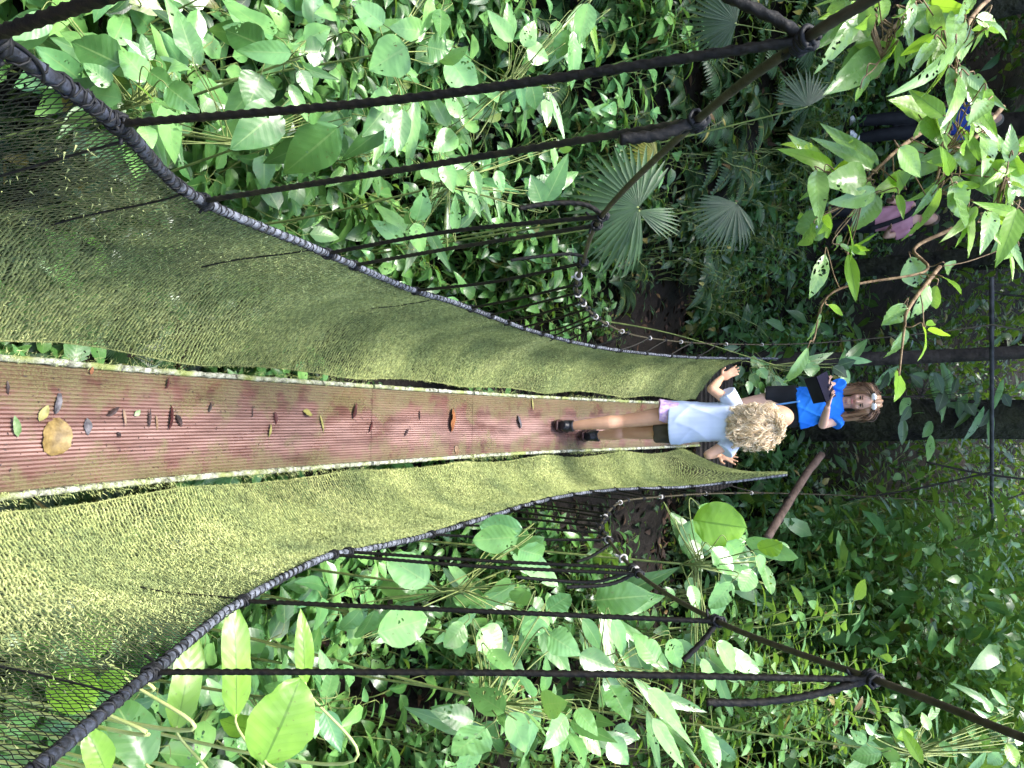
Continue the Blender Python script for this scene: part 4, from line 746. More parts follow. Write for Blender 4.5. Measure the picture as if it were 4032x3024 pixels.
leaves(mb, P_[~rt], d[~rt], nn[~rt], L[~rt], L[~rt]*.4, prof_lance, dr_[~rt], .15, 3, 3)
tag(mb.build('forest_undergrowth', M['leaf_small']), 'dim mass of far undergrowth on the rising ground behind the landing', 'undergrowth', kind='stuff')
mb = MB(); leaves(mb, P_[rt], d[rt], nn[rt], L[rt]*1.25, L[rt]*.55, prof_lance, dr_[rt], .15, 3, 3)
tag(mb.build('forest_undergrowth', M['leaf_bush']), 'brighter mass of small leaves filling the far right bank', 'undergrowth', kind='stuff')

# ------------------------------------------------------------------ people
def skinmat(name, a, b): return simple(name, a, b, 6, .5, .1, .002, spec=.4)
M['skin'] = skinmat('tanned skin', G(.42, .22, .13), G(.52, .30, .19)); M['skin2'] = skinmat('fair skin', G(.44, .25, .18), G(.54, .33, .25))
M['tee'] = simple('pale blue cotton', G(.44, .51, .68), G(.54, .60, .74), 3, .8, .25, .006, spec=.2)
M['lilac'] = simple('lilac print cotton', G(.42, .26, .55), G(.72, .52, .62), 45, .8, .2, .002)
M['olive'] = simple('shorts cotton with painted shade', G(.03, .024, .013), G(.06, .05, .03), 12, .85, .2, .003)  # second leg of the lilac shorts, its shade put into the cloth colour
M['blue'] = simple('bright blue cotton', G(.01, .13, .62), G(.02, .20, .78), 5, .75, .3, .006, spec=.2)
M['black'] = simple('black fabric', G(.003, .0035, .006), G(.008, .009, .013), 10, .75, .2, .003)
M['shoe'] = simple('black trainer', G(.003, .0035, .006), G(.014, .014, .02), 40, .45, .2, .002)
M['sole'] = simple('dark rubber', G(.02, .008, .008), G(.05, .02, .02), 40, .6, .1, .002)
M['pink'] = simple('dusty pink cotton', G(.36, .17, .22), G(.48, .24, .30), 6, .8, .3, .005)
M['navy'] = simple('deep blue jacket', G(.008, .03, .20), G(.015, .05, .28), 6, .6, .3, .005)
M['screen'] = simple('dark device case', G(.003, .003, .012), G(.006, .006, .02), 10, .7, 0, spec=.1)
M['lens'] = simple('pale mirrored lens', G(.55, .56, .6), G(.8, .8, .85), 60, .12, 0, spec=1)
M['strap'] = simple('light blue strap', G(.08, .22, .50), G(.12, .30, .60), 10, .7, 0)
M['white'] = simple('off white rubber', G(.55, .55, .55), G(.7, .7, .7), 20, .6, 0)
M['eye'] = simple('dark eye', G(.01, .008, .006), G(.02, .015, .01), 20, .3, 0); M['lip'] = simple('lips', G(.40, .14, .12), G(.45, .17, .15), 20, .45, 0)
def hairmat(name, cols):
    m, nt, out = newmat(name); g = N(nt, 'ShaderNodeNewGeometry'); c = ramp(nt, g.outputs['Random Per Island'], cols); p = N(nt, 'ShaderNodeBsdfPrincipled')
    nt.links.new(c, p.inputs['Base Color']); p.inputs['Roughness'].default_value = .45; nt.links.new(p.outputs[0], out.inputs[0]); return m
M['blond'] = hairmat('curly blond hair', [(0, G(.30, .19, .09)), (.25, G(.58, .42, .23)), (.6, G(.80, .64, .42)), (1, G(.92, .80, .62))])
M['brown'] = hairmat('brown hair', [(0, G(.045, .022, .012)), (.6, G(.13, .07, .04)), (1, G(.28, .17, .10))])
M['greyhair'] = hairmat('grey hair', [(0, G(.10, .09, .08)), (1, G(.25, .23, .2))])
def remesh(mb, name, mat, parent, vox=.005, it=4, fold=None):
    me = mb.mesh(name, mat); o = bpy.data.objects.new(name, me); COL.objects.link(o)
    r = o.modifiers.new('r', 'REMESH'); r.mode = 'VOXEL'; r.voxel_size = vox; r.use_smooth_shade = True
    s = o.modifiers.new('s', 'SMOOTH'); s.iterations = it; s.factor = .6
    dg = bpy.context.evaluated_depsgraph_get(); m2 = bpy.data.meshes.new_from_object(o.evaluated_get(dg)); bpy.data.objects.remove(o)
    if fold:
        n = len(m2.vertices); co = np.zeros(n*3); m2.vertices.foreach_get('co', co); co = co.reshape(-1, 3); no = np.zeros(n*3); m2.vertex_normals.foreach_get('vector', no); no = no.reshape(-1, 3)
        m2.vertices.foreach_set('co', (co+no*fold(co)[:, None]).ravel())
    m2.name = name; m2.materials.clear(); m2.materials.append(mat)
    for p_ in m2.polygons: p_.use_smooth = True
    return link(bpy.data.objects.new(name, m2), parent)
def limb(mb, P, R_):
    Q = catmull(P, 6); r = np.interp(np.linspace(0, 1, len(Q)), np.linspace(0, 1, len(R_)), R_); tube(mb, Q, r, 12)
    for c, q in zip((P[0], P[-1]), (R_[0], R_[-1])): ellipsoid(mb, c, (q,)*3, 10, 8)
def hand(mb, wr, d, palm_n, s=1.0, thumb=1, spread=.25, curl=.25):
    """palm, four unequal bent fingers and a thumb leaving the side of the palm"""
    d = norm(np.array(d, float)); palm_n = norm(np.array(palm_n)-(np.array(palm_n)@d)*d); sd_ = np.cross(d, palm_n)*thumb; L = .085*s
    Rm = np.stack([sd_, palm_n, d], 1); ellipsoid(mb, wr+d*L*.5, (.034*s, .013*s, L*.58), 12, 8, Rm)
    for k_, (o, ln) in enumerate(zip((.024, .008, -.008, -.023), (.062, .070, .065, .050))):
        b = wr+d*L*.88+sd_*o*s; dd = norm(d+sd_*spread*(o/.024)); p1 = b+dd*ln*s*.5; d2 = norm(dd+palm_n*curl); p2 = p1+d2*ln*s*.3; d3 = norm(d2+palm_n*curl); p3 = p2+d3*ln*s*.25
        tube(mb, catmull([b-dd*.015, p1, p2, p3], 4), np.linspace(.0085, .0065, 13)*s, 8)
    b = wr+d*L*.25+sd_*.022*s; p1 = b+norm(sd_*.9+d*.6)*.032*s; p2 = p1+norm(sd_*.3+d+palm_n*.3)*.028*s; tube(mb, catmull([b, p1, p2], 4), np.linspace(.011, .0075, 9)*s, 8)
def shoe(e, ank, dirn, deck, L=.22, sole_m='sole', up_m='shoe', tilt=0):
    d = norm(np.array([dirn[0], dirn[1], tilt])); sd_ = norm(np.cross(d, [0, 0, 1])); up = np.cross(sd_, d); h = np.array([ank[0], ank[1], deck])-d*.055
    mb = MB(); t = np.linspace(0, 1, 12); w_ = .030+.013*np.sin(pi*np.clip(t*1.05, 0, 1)); hh = np.interp(t, [0, .15, .35, .6, .85, 1], [.062, .085, .085, .055, .042, .028])
    P = h+d*(t*L)[:, None]+up*(hh*.5+.014)[:, None]; tube(mb, P, w_, 14, ry=hh*.5, ref=sd_)
    tube(mb, [np.array(ank)+up*-.01, np.array(ank)+up*.03], .040, 12); u = remesh(mb, 'shoe', M[up_m], e, .005, 4)
    m2 = MB(); tube(m2, h+d*(t*L*1.03-.004)[:, None]+up*.009, w_*1.08, 14, ry=np.full(12, .010), ref=sd_); m2.build('sole', M[sole_m], u)
def curls(mb, roots, tips, r=.0045, amp=.012, turns=4, nseg=26):
    for a, b in zip(roots, tips):
        t = np.linspace(0, 1, nseg); mid = (a+b)/2+RNG.standard_normal(3)*.012; P = (1-t)[:, None]**2*a+2*(t*(1-t))[:, None]*mid+(t**2)[:, None]*b; T = norm(b-a); u = norm(np.cross(T, RNG.standard_normal(3))); v = np.cross(T, u)
        ph = t*turns*2*pi*RNG.uniform(.8, 1.2)+RNG.uniform(0, 6.28); am = amp*np.minimum(1, t*3)*RNG.uniform(.6, 1.2); tube(mb, P+u*(np.cos(ph)*am)[:, None]+v*(np.sin(ph)*am)[:, None], r*(1-.5*t), 5)

# girl walking away, seen from behind
YG = 5.08
def gp(x, y, dy=0): return atY(x, y, YG+dy)
an1, kn1, hp1 = gp(2243, 1677, -.08), gp(2453, 1658, -.02), gp(2668, 1630, .02); an2, kn2, hp2 = gp(2345, 1716, .20), gp(2462, 1704, .16), gp(2668, 1694, .04)
girl = empty('person', 'girl with curly blond hair and pale blue t-shirt, walking away with hands raised', 'person', (an1[0], an1[1], float(deckz(an1[1]))))
mb = MB(); s = 1.0
limb(mb, [an1-[0, 0, .04], an1, an1*.6+kn1*.4+[0, -.012, 0], an1*.25+kn1*.75+[0, -.018, 0], kn1, kn1*.5+hp1*.5, hp1], [.027, .026, .037, .047, .042, .056, .068])
limb(mb, [an2-[0, 0, .04], an2, an2*.6+kn2*.4+[0, -.012, 0], an2*.25+kn2*.75+[0, -.018, 0], kn2, kn2*.5+hp2*.5, hp2], [.027, .026, .036, .045, .041, .054, .066])
pel, che, nek, hed = gp(2700, 1664, .02), gp(2850, 1660, .02), gp(2935, 1662, .03), gp(3048, 1648, .04)
tube(mb, [pel, pel*.5+che*.5, che, che*.3+nek*.7], [.125, .11, .125, .09], 16, ry=[.09, .08, .085, .06], ref=(1, 0, 0)); tube(mb, [che*.3+nek*.7, nek, hed], [.05, .043, .05], 12)
s1, e1, w1 = gp(2888, 1592, .02), gp(2803, 1532, -.05), gp(2838, 1490, .10); s2, e2, w2 = gp(2888, 1736, .02), gp(2790, 1790, -.05), gp(2826, 1788, .12)
limb(mb, [s1, s1*.5+e1*.5, e1], [.042, .036, .030]); limb(mb, [e1, e1*.5+w1*.5, w1], [.031, .029, .020]); limb(mb, [s2, s2*.5+e2*.5, e2], [.042, .036, .030]); limb(mb, [e2, e2*.5+w2*.5, w2], [.031, .029, .020])
hand(mb, w1, gp(2900, 1458, .12)-w1, (.3, -1, .2), .92, -1, .14, .15); hand(mb, w2, gp(2892, 1806, .14)-w2, (-.2, -1, .3), .92, 1, .26, .2)
Rh = np.array(Matrix.Rotation(radians(20), 3, 'X')); ellipsoid(mb, hed+[-.012, 0, .012], (.076, .098, .108), 20, 14, Rh)
ellipsoid(mb, hed+Rh@np.array([0, .09, -.02]), (.013, .02, .02), 8, 6); 
for sx in (-1, 1): ellipsoid(mb, hed+Rh@np.array([sx*.078, 0, -.01]), (.012, .02, .03), 8, 6)
body = remesh(mb, 'body', M['skin'], girl, .0042, 5)
mb = MB()
for sx in (-1, 1): ellipsoid(mb, hed+Rh@np.array([sx*.03, .088, .015]), (.014, .008, .008), 8, 6)
mb.build('eyes', M['eye'], girl); mb = MB(); ellipsoid(mb, hed+Rh@np.array([0, .088, -.055]), (.022, .008, .007), 8, 6); mb.build('mouth', M['lip'], girl)
# t-shirt
mb = MB(); pts = [(2640, 1664, .146), (2665, 1664, .143), (2720, 1662, .133), (2800, 1660, .124), (2860, 1662, .132), (2895, 1664, .145), (2918, 1664, .10), (2935, 1663, .055)]
tube(mb, [gp(x, y, .02) for x, y, _ in pts], [w_ for *_, w_ in pts], 24, ry=[.118, .115, .105, .10, .10, .085, .065, .055], ref=(1, 0, 0))
for sh, el, op in ((s1, e1, (2868, 1545)), (s2, e2, (2862, 1776))):
    q = gp(op[0]-10, op[1], -.02); tube(mb, [sh*.75+che*.25, sh, sh*.5+q*.5, q], [.06, .058, .060, .062], 16)
def gfold(co):
    x, y, z = co.T; z = z-gp(2640, 1664)[2]; k1 = (x*1.0-z*.55)*17+1.5*vnoise(x*6, z*6); k2 = (x*.9+z*.75)*20+1.2*vnoise(x*7+3, z*7)
    return .0065*(1-np.abs(np.sin(k1)))**2*sstep(.02, .10, z)*sstep(.45, .3, z)+.0045*(1-np.abs(np.sin(k2)))**2*sstep(.0, .06, z)*sstep(.25, .1, z)
remesh(mb, 't_shirt', M['tee'], girl, .0055, 4, gfold)
mb = MB(); tube(mb, [gp(2592, 1618, .0), gp(2640, 1622, .02), gp(2700, 1640, .02)], [.078, .080, .09], 18, ry=[.085, .09, .09], ref=(1, 0, 0)); remesh(mb, 'shorts', M['lilac'], girl, .005, 3, lambda c: .004*np.sin(c[:, 0]*70+c[:, 2]*25))
mb = MB(); tube(mb, [gp(2584, 1700, .06), gp(2640, 1702, .05), gp(2700, 1690, .03)], [.074, .078, .085], 18, ry=[.085, .09, .09], ref=(1, 0, 0)); o = remesh(mb, 'shorts', M['olive'], girl, .005, 3, lambda c: .004*np.sin(c[:, 0]*70+c[:, 2]*25)); o['label'] = 'leg of the shorts with its shade painted in brown olive'
shoe(girl, an1-[0, 0, .0], (.1, 1), an1[2]-.085, .215); shoe(girl, an2, (-.1, 1), an2[2]-.085, .215, tilt=.1)
# hair
hb = MB(); hc = gp(2985, 1683, -.03); ellipsoid(hb, hc, (.112, .07, .135), 18, 14); ellipsoid(hb, hed+[.022, -.035, -.015], (.078, .08, .090), 18, 14); ellipsoid(hb, gp(2925, 1668, -.05), (.085, .05, .09), 14, 10)
hair = remesh(hb, 'hair', M['blond'], girl, .008, 4, lambda c: .010*np.sin(c[:, 0]*90+3*np.sin(c[:, 2]*50))*np.sin(c[:, 2]*70))
def wavy(mb, A, B, per, r, amp, turns, bulge=.02, spread=.012):
    for a, b in zip(A, B):      # a lock: strands that share one wave
        t = np.linspace(0, 1, 24); T = norm(b-a); u = norm(np.cross(T, RNG.standard_normal(3))); v = np.cross(T, u); ph = t*turns*2*pi*RNG.uniform(.8, 1.25)+RNG.uniform(0, 6.28); bl = norm((a+b)/2-hc)*bulge
        base = (1-t)[:, None]*a+t[:, None]*b+(np.sin(pi*t))[:, None]*bl; am = amp*np.minimum(1, t*2.5+.2)*RNG.uniform(.6, 1.2)
        for q in range(per):
            o = RNG.standard_normal(3)*spread; p2 = ph+RNG.uniform(-.5, .5); tube(mb, base+o*(.35+.65*np.abs(np.cos(pi*t*1.5)))[:, None]+u*(np.cos(p2)*am)[:, None]+v*(np.sin(p2)*am)[:, None], r*(1-.55*t), 4, cap=False)
n = 110; a = RNG.uniform(0, 2*pi, n); v = RNG.uniform(-1, 1, n); roots = hed+np.stack([.075*np.cos(a)*np.sqrt(1-v*v*.6), -.055-.045*np.abs(np.sin(a)), .07*v-.02], 1)+[.024, .01, .0]
tx = RNG.uniform(1590, 1774, n); tz = RNG.uniform(2850, 3000, n)+22*np.abs(tx-1683)/80; tips = np.array([gp(z_, x_, -.10-.04*RNG.random()) for x_, z_ in zip(tx, tz)])
mb = MB(); wavy(mb, roots, tips, 16, .0022, .011, 2.4); mb.build('curls', M['blond'], hair)
n = 60; a = RNG.uniform(0, 2*pi, n); r0 = hc+np.stack([.07*np.cos(a), -.05+0*a, .11*np.sin(a)+.03], 1); r1 = hc+np.stack([.128*np.cos(a+.5)+.01, -.06+0*a, .15*np.sin(a+.5)-.03], 1); mb = MB(); wavy(mb, r0, r1, 12, .0018, .012, 1.8); mb.build('curls', M['blond'], hair)

# woman in blue, facing the camera and looking at a device
YW = 6.45
def wp(x, y, dy=0): return atY(x, y, YW+dy)
zd = float(deckz(YW)); base = wp(3100, 1590); wom = empty('person', 'woman in a bright blue t-shirt and black shorts, looking down at a dark device', 'person', (base[0], YW, zd))
mb = MB(); h1, h2 = wp(3120, 1565), wp(3120, 1635)
for h, kx, ky in ((h1, .10, -.04), (h2, .04, -.10)):
    kn = np.array([h[0]+kx, YW+ky, zd+.46]); an = np.array([h[0]+kx*1.2, YW+.02, zd+.08]); limb(mb, [an-[0, 0, .04], an, an*.35+kn*.65+[0, .02, 0], kn, kn*.5+h*.5, h], [.032, .032, .052, .052, .07, .085])
wpel, wche, wnek, whed = wp(3140, 1602), wp(3265, 1592), wp(3325, 1585, -.02), wp(3398, 1582, -.05)
tube(mb, [wpel, wpel*.5+wche*.5, wche, wche*.3+wnek*.7], [.14, .12, .13, .07], 16, ry=[.10, .09, .10, .06], ref=(1, 0, 0)); tube(mb, [wche, wnek, whed], [.055, .046, .05], 12)
S1, E1, W1 = wp(3305, 1532), wp(3238, 1512, -.06), wp(3252, 1548, -.26); S2, E2, W2 = wp(3300, 1650), wp(3240, 1672, -.06), wp(3258, 1604, -.26)
limb(mb, [S1, S1*.5+E1*.5, E1], [.045, .040, .034]); limb(mb, [E1, E1*.5+W1*.5, W1], [.035, .031, .022]); limb(mb, [S2, S2*.5+E2*.5, E2], [.045, .040, .034]); limb(mb, [E2, E2*.5+W2*.5, W2], [.035, .031, .022])
hand(mb, W2, wp(3272, 1556, -.28)-W2, (-.2, .3, 1), .95, 1, .2, .45); hand(mb, W1, wp(3258, 1500, -.26)-W1+np.array([.12, 0, 0])*0, (0, .5, 1), .95, -1, .2, .4)
Rw = np.array(Matrix.Rotation(radians(22), 3, 'X')); wf = lambda x, y, z: whed+Rw@np.array([x, y, z])   # face looks along -y, tipped down
ellipsoid(mb, whed, (.072, .092, .108), 20, 14, Rw); ellipsoid(mb, wf(0, -.092, -.012), (.012, .020, .020), 8, 6); tube(mb, [wf(0, -.085, .02), wf(0, -.098, -.015)], [.007, .011], 8)
ellipsoid(mb, wf(0, -.065, -.085), (.028, .025, .02), 10, 8)
for sx in (-1, 1): ellipsoid(mb, wf(sx*.035, -.075, -.02), (.020, .015, .018), 8, 6)
remesh(mb, 'body', M['skin2'], wom, .0045, 5)
mb = MB(); [ellipsoid(mb, wf(sx*.029, -.090, .012), (.013, .006, .006), 8, 6) for sx in (-1, 1)]; [tube(mb, [wf(sx*.014, -.093, .028), wf(sx*.044, -.084, .027)], .003, 5) for sx in (-1, 1)]; mb.build('eyes', M['eye'], wom)
mb = MB(); ellipsoid(mb, wf(0, -.089, -.05), (.022, .007, .006), 8, 6); mb.build('mouth', M['lip'], wom)
mb = MB(); pts = [(3140, 1606, .172), (3160, 1604, .165), (3220, 1596, .138), (3270, 1590, .132), (3300, 1590, .125), (3318, 1588, .075)]
tube(mb, [wp(x, y) for x, y, _ in pts], [w_ for *_, w_ in pts], 22, ry=[.125, .12, .112, .108, .09, .07], ref=(1, 0, 0)); tube(mb, [wp(3128, 1665), wp(3150, 1655), wp(3200, 1640)], [.03, .05, .06], 10)
for sh, q in ((S1, wp(3300, 1508, -.04)), (S2, wp(3285, 1668, -.03))): tube(mb, [sh*.7+wche*.3, sh, sh*.4+q*.6, q], [.058, .058, .058, .060], 16)
def wfold(c): return .006*(1-np.abs(np.sin((c[:, 0]*1.0-.5*c[:, 2])*26+1.5*vnoise(c[:, 0]*8, c[:, 2]*8))))**3+.003*(1-np.abs(np.sin((c[:, 2]+c[:, 0]*.6)*30)))**3
remesh(mb, 't_shirt', M['blue'], wom, .006, 4, wfold)
mb = MB(); [tube(mb, [h-[0, 0, .20], h, wpel*.6+h*.4+[0, 0, .06]], [.09, .10, .11], 16) for h in (h1, h2)]; remesh(mb, 'shorts', M['black'], wom, .007, 4)
hb = MB(); ellipsoid(hb, wf(0, .025, .02), (.088, .095, .112), 18, 14, Rw)
for sx, ex in ((-1, .0), (1, .02)): tube(hb, catmull([wf(sx*.055, -.02, .07), wf(sx*.085, -.02, .0), wf(sx*.092+ex, -.02, -.08), wf(sx*.085+ex, -.03, -.17)], 5), [.02, .03]+[.038]*12+[.03, .02], 12)
hair = remesh(hb, 'hair', M['brown'], wom, .006, 4, lambda c: .005*np.sin(c[:, 0]*160+c[:, 2]*20)); mb = MB(); R0, R1 = [], []
for i in range(240):
    sx = RNG.choice([-1, 1]); R0.append(wf(sx*RNG.uniform(.005, .07), RNG.uniform(-.05, .06), .105-.02*RNG.random())); R1.append(wf(sx*RNG.uniform(.07, .125), RNG.uniform(-.05, .06), RNG.uniform(-.20, -.02)))
for a, b in zip(R0, R1):
    mid = (a+b)/2+norm((a+b)/2-whed)*.055; P = catmull([a, mid, b], 8); tube(mb, P+RNG.standard_normal((1, 3))*.003, np.linspace(.004, .0022, len(P)), 4)
mb.build('strands', M['brown'], hair)
for i_, dv in enumerate((0,)):
    dv = empty('tablet_device', 'dark tablet device in an open case held by the woman in blue', 'device', wp(3250, 1520, -.30)); c = wp(3252, 1522, -.31)
    up_ = norm(wp(3268, 1566, -.30)-wp(3232, 1470, -.34)); nn_ = norm(np.cross(up_, [0, 1, .8])); R3 = np.stack([up_, norm(np.cross(nn_, up_)), nn_], 1)
    m_ = MB(); box(m_, c, (.20, .13, .010), R3); m_.build('tablet', M['screen'], dv, smooth=False); m_ = MB(); box(m_, c-[0, 0, .006]+R3@np.array([0, -.055, -.05]), (.20, .008, .11), R3); m_.build('case_flap', M['black'], dv, smooth=False)
sg = empty('sunglasses', 'mirrored sunglasses pushed up on the head of the woman in blue', 'sunglasses', wf(0, -.05, .12)); m_ = MB()
for sx in (-1, 1): ellipsoid(m_, wf(sx*.034, -.062, .098), (.028, .010, .020), 14, 8, Rw)
m_.build('lenses', M['lens'], sg); m_ = MB(); tube(m_, [wf(-.085, .03, .075), wf(-.068, -.055, .10), wf(0, -.070, .105), wf(.068, -.055, .10), wf(.085, .03, .075)], .004, 6); m_.build('frame', M['eye'], sg)
m_ = MB(); tube(m_, catmull([wp(3150, 1580, -.14), wp(3070, 1592, -.13), wp(3000, 1604, -.12)], 8), .007, 6, ry=.003); m_.build('lanyard', M['strap'], wom)

# two walkers half hidden by leaves on the path up the slope
def walker(label, feet, head, cloth, legm, hairm, lean=(0, 0), bag=False):
    e = empty('person', label, 'person', feet); f = np.array(feet, float); h = np.array(head, float); H = np.linalg.norm(h-f)+.1; ax = norm(h-f); hc_ = h-ax*.0
    mb = MB(); pv = f+ax*H*.50; ch = f+ax*H*.74; nk = f+ax*H*.84; side = norm(np.cross(ax, [0, 1, 0]))
    for sg_ in (-1, 1):
        hp = pv+side*sg_*.08; an = f+side*sg_*.09+ax*.08+[0, -.05*sg_, 0]; kn = (hp+an)/2+[0, -.04, 0]; limb(mb, [an, kn, hp], [.04, .055, .08])
        sh = f+ax*H*.80+side*sg_*.17; el = sh-ax*.26+side*sg_*.05+[0, -.03, 0]; wr_ = el+np.array([0, -.18, .02])-side*sg_*.05; limb(mb, [sh, el], [.045, .035]); limb(mb, [el, wr_], [.034, .024]); hand(mb, wr_, (0, -1, .1), (0, 0, 1), .95, sg_)
    tube(mb, [pv, ch, nk], [.14, .15, .06], 14, ry=[.10, .11, .05], ref=side); tube(mb, [nk, hc_], [.05, .05], 10); ellipsoid(mb, hc_, (.075, .092, .11), 16, 12); ellipsoid(mb, hc_+[0, -.09, -.01], (.014, .02, .022), 8, 6)
    remesh(mb, 'body', M['skin2'], e, .008, 4); mb = MB(); tube(mb, [pv-ax*.03, pv*.5+ch*.5, ch, f+ax*H*.82], [.16, .155, .175, .10], 16, ry=[.12, .12, .125, .08], ref=side)
    for sg_ in (-1, 1): sh = f+ax*H*.80+side*sg_*.15; tube(mb, [sh, sh-ax*.16+side*sg_*.05], [.065, .062], 12)
    remesh(mb, 'shirt', M[cloth], e, .009, 4, lambda c: .006*np.sin(c[:, 0]*40+c[:, 2]*30)); mb = MB()
    for sg_ in (-1, 1):
        hp = pv+side*sg_*.08; an = f+side*sg_*.09+ax*.10+[0, -.05*sg_, 0]; kn = (hp+an)/2+[0, -.04, 0]; limb(mb, [an, kn, hp], [.065, .08, .105])
    tube(mb, [pv-ax*.06, pv+ax*.05], [.16, .15], 14, ry=[.12, .12], ref=side); remesh(mb, 'trousers', M[legm], e, .009, 3)
    mb = MB(); ellipsoid(mb, hc_+[0, .025, .03], (.085, .09, .10), 16, 12); ellipsoid(mb, hc_+[0, .05, -.05], (.07, .05, .09), 12, 8); remesh(mb, 'hair', M[hairm], e, .007, 4)
    for sg_ in (-1, 1): shoe(e, f+side*sg_*.09+ax*.09, (0, -1), f[2]-.0, .25, 'white', 'white')
    if bag: mb = MB(); tube(mb, catmull([pv-side*.16+[0, -.13, -.02], ch-side*.02+[0, -.15, 0], f+ax*H*.82+side*.12+[0, -.06, .02]], 8), .030, 8, ry=.006); mb.build('bag_strap', M['black'], e)
    return e
hd = atD(3655, 862, 9.3); ft = np.array([hd[0]-.12, hd[1]+.05, float(hgt(hd[0]-.12, hd[1]+.05))]); walker('person in a dusty pink shirt with a black bag strap, half hidden behind leaves', ft, hd, 'pink', 'black', 'brown', bag=True)
hd = atD(3905, 470, 9.0); ft = np.array([hd[0]-.05, hd[1]+.0, float(hgt(hd[0]-.05, hd[1]))]); walker('person in a deep blue jacket behind the glossy leaves near the upper right corner', ft, hd, 'navy', 'black', 'greyhair')

for i_, (px, py, dd, sc) in enumerate([(3450, 880, 8.3, .8), (3500, 960, 8.2, .7), (3420, 800, 8.4, .8), (3560, 560, 8.0, .8), (3480, 500, 8.1, .8), (3620, 480, 8.0, .7), (3400, 620, 8.2, .8)]):
    q = atD(px, py, dd); put('broad' if i_ % 2 else 'dark', q[0], q[1], float(hgt(q[0], q[1]))-.02, sc*1.15, RNG.uniform(0, 6), 'shrub screening the legs of the two walkers on the upper slope', 'shrubs in front of the walkers')

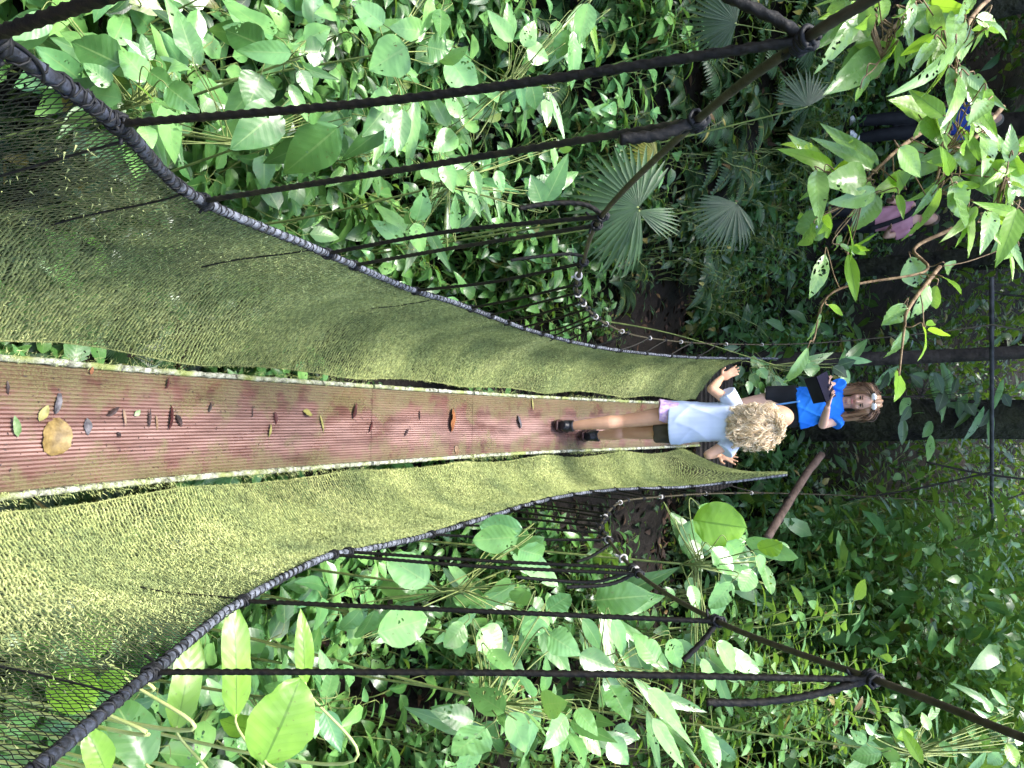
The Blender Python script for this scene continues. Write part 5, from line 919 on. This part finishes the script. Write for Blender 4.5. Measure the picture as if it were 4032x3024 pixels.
# ------------------------------------------------------------------ fallen leaves on the deck
def on_deck(px, py):
    r = ray(px, py); s = np.linspace(1, 9, 4000); P = CAM+s[:, None]*r; i_ = int(np.argmax(P[:, 2] < deckz(P[:, 1]))); return P[i_]
def lm(nm, a, b): M[nm] = simple(nm, a, b, 40, .5, .4, .003)
lm('brown mottled leaf', G(.10, .065, .02), G(.24, .17, .06)); lm('silver grey leaf', G(.035, .033, .04), G(.12, .115, .13)); lm('fresh green leaf', G(.08, .15, .05), G(.25, .32, .18)); lm('dark wet leaf', G(.015, .01, .01), G(.05, .03, .03))
lm('dark red leaf', G(.022, .006, .006), G(.06, .014, .014)); lm('yellow leaf', G(.14, .14, .04), G(.26, .24, .08)); lm('orange leaf', G(.15, .055, .022), G(.24, .10, .04)); lm('tan leaf', G(.12, .075, .045), G(.20, .13, .08))
LIT = [(325, 1305, 350, 1035, 170, 'brown mottled leaf', 'large mottled brown leaf lying curled nearest the camera', .028, 0), (348, 1035, 392, 868, 46, 'silver grey leaf', 'silvery grey narrow leaf touching the large brown one', .006, 0), (108, 1180, 66, 1038, 46, 'fresh green leaf', 'green and white leaf scrap at the left edge of the deck', .01, 0),
 (245, 1080, 285, 968, 48, 'yellow leaf', 'yellow green leaf tucked behind the large brown one', .01, 0), (553, 1058, 560, 1172, 48, 'silver grey leaf', 'blue grey flat leaf right of the large brown one', .004, 0), (685, 1045, 748, 985, 38, 'dark wet leaf', 'dark folded leaf just before the first deck joint', .008, 0),
 (790, 995, 798, 1112, 16, 'tan leaf', 'thin tan sliver before the first deck joint', .004, 0), (862, 1045, 892, 1003, 30, 'fresh green leaf', 'tiny green scrap before the first deck joint', .006, 0), (955, 1122, 955, 990, 18, 'dark wet leaf', 'thin black leaf at the first deck joint', .005, 0), (998, 1035, 1018, 1165, 16, 'tan leaf', 'reddish tan stalk at the first deck joint', .004, 0),
 (1085, 1135, 1112, 965, 34, 'dark red leaf', 'long dark red leaf just past the first deck joint', .01, 0), (1128, 1035, 1168, 1115, 34, 'dark wet leaf', 'short dark leaf beside the long dark red one', .008, 0), (1066, 872, 1080, 788, 20, 'dark red leaf', 'small dark red leaf near the upper edge past the first joint', .006, 0), (1340, 1024, 1362, 948, 18, 'dark wet leaf', 'small dark leaf in the middle of the second panel', .005, 0),
 (1950, 1012, 2005, 1040, 46, 'yellow leaf', 'bright yellow leaf on the pink worn boards', .008, 0), (2058, 1035, 2088, 1158, 16, 'yellow leaf', 'thin curved yellow leaf beside the bright yellow one', .005, 0), (1728, 1185, 1742, 1092, 22, 'yellow leaf', 'narrow yellow leaf below the bright yellow one', .006, 0), (1768, 1018, 1778, 1102, 26, 'dark red leaf', 'faint red leaf left of the bright yellow one', .003, 0),
 (578, 778, 580, 724, 22, 'orange leaf', 'tiny orange leaf by the upper edge channel', .005, 0), (40, 815, 43, 920, 16, 'dark wet leaf', 'thin dark twiggy leaf at the upper left of the deck', .004, 0), (748, 1148, 772, 1184, 22, 'dark wet leaf', 'tiny black scrap below the dark folded leaf', .004, 0), (1624, 975, 1626, 1115, 8, 'dark wet leaf', 'hair thin stalk left of the faint red leaf', .003, 0),
 (75, 1065, 95, 955, 34, 'dark red leaf', 'dark wine red leaf before the second visible joint', .010, 1), (712, 1150, 716, 992, 76, 'orange leaf', 'large orange leaf between the second and third visible joints', .005, 1), (178, 1155, 216, 1055, 22, 'dark red leaf', 'ragged dark leaf below the dark wine red one', .004, 1), (408, 1180, 434, 1118, 16, 'dark red leaf', 'small dark mark of a leaf just past the second visible joint', .003, 1),
 (505, 1005, 511, 1092, 14, 'dark wet leaf', 'thin dark leaf left of the large orange one', .004, 1), (738, 1238, 752, 1305, 30, 'tan leaf', 'pale curled leaf scrap by the lower edge under the orange one', .006, 1), (1140, 1040, 1160, 1130, 46, 'silver grey leaf', 'flat grey leaf stuck to the deck before the girl', .002, 1), (1232, 925, 1236, 1015, 14, 'yellow leaf', 'olive grass blade hanging over the upper edge before the girl', .005, 1)]
for a, b, c, f_, w_, mt, lb, lift, cr in LIT:
    ox = 1340 if cr else 0; B = on_deck(ox+a*.61, 1000+b*.61); T = on_deck(ox+c*.61, 1000+f_*.61); L = np.linalg.norm(T-B); d_ = (B-CAM)@FWD; W_ = w_*.61*d_/FPX*1.1
    mb = MB(); leaves(mb, B+[0, 0, .005], T-B+[0, 0, lift*1.6], (RNG.uniform(-.5, .5), -.35 if lift > .02 else RNG.uniform(-.4, .2), 1), L, W_, prof_oval if w_ > 60 else prof_lance, .9 if lift > .02 else RNG.uniform(-.1, .6), .25, 9, 5, .04)
    e = mb.build('fallen_leaf', M[mt]); tag(e, lb, 'leaf', 'fallen leaves on the deck')
mb = MB(); n = 600; py = RNG.uniform(.8, 4.8, n); px = RNG.uniform(-.15, .15, n); b = np.stack([px, py, deckz(py)+.002], 1); a = RNG.uniform(0, 6.28, n)
leaves(mb, b, np.stack([np.cos(a), np.sin(a), 0*a], 1), np.tile([0, 0, 1.], (n, 1)), RNG.uniform(.003, .014, n), RNG.uniform(.0015, .004, n), prof_lance, .3, .2, 2, 3)
tag(mb.build('deck_debris', M['dark wet leaf']), 'fine dark crumbs of leaves and twigs scattered along the deck', 'debris', kind='stuff')
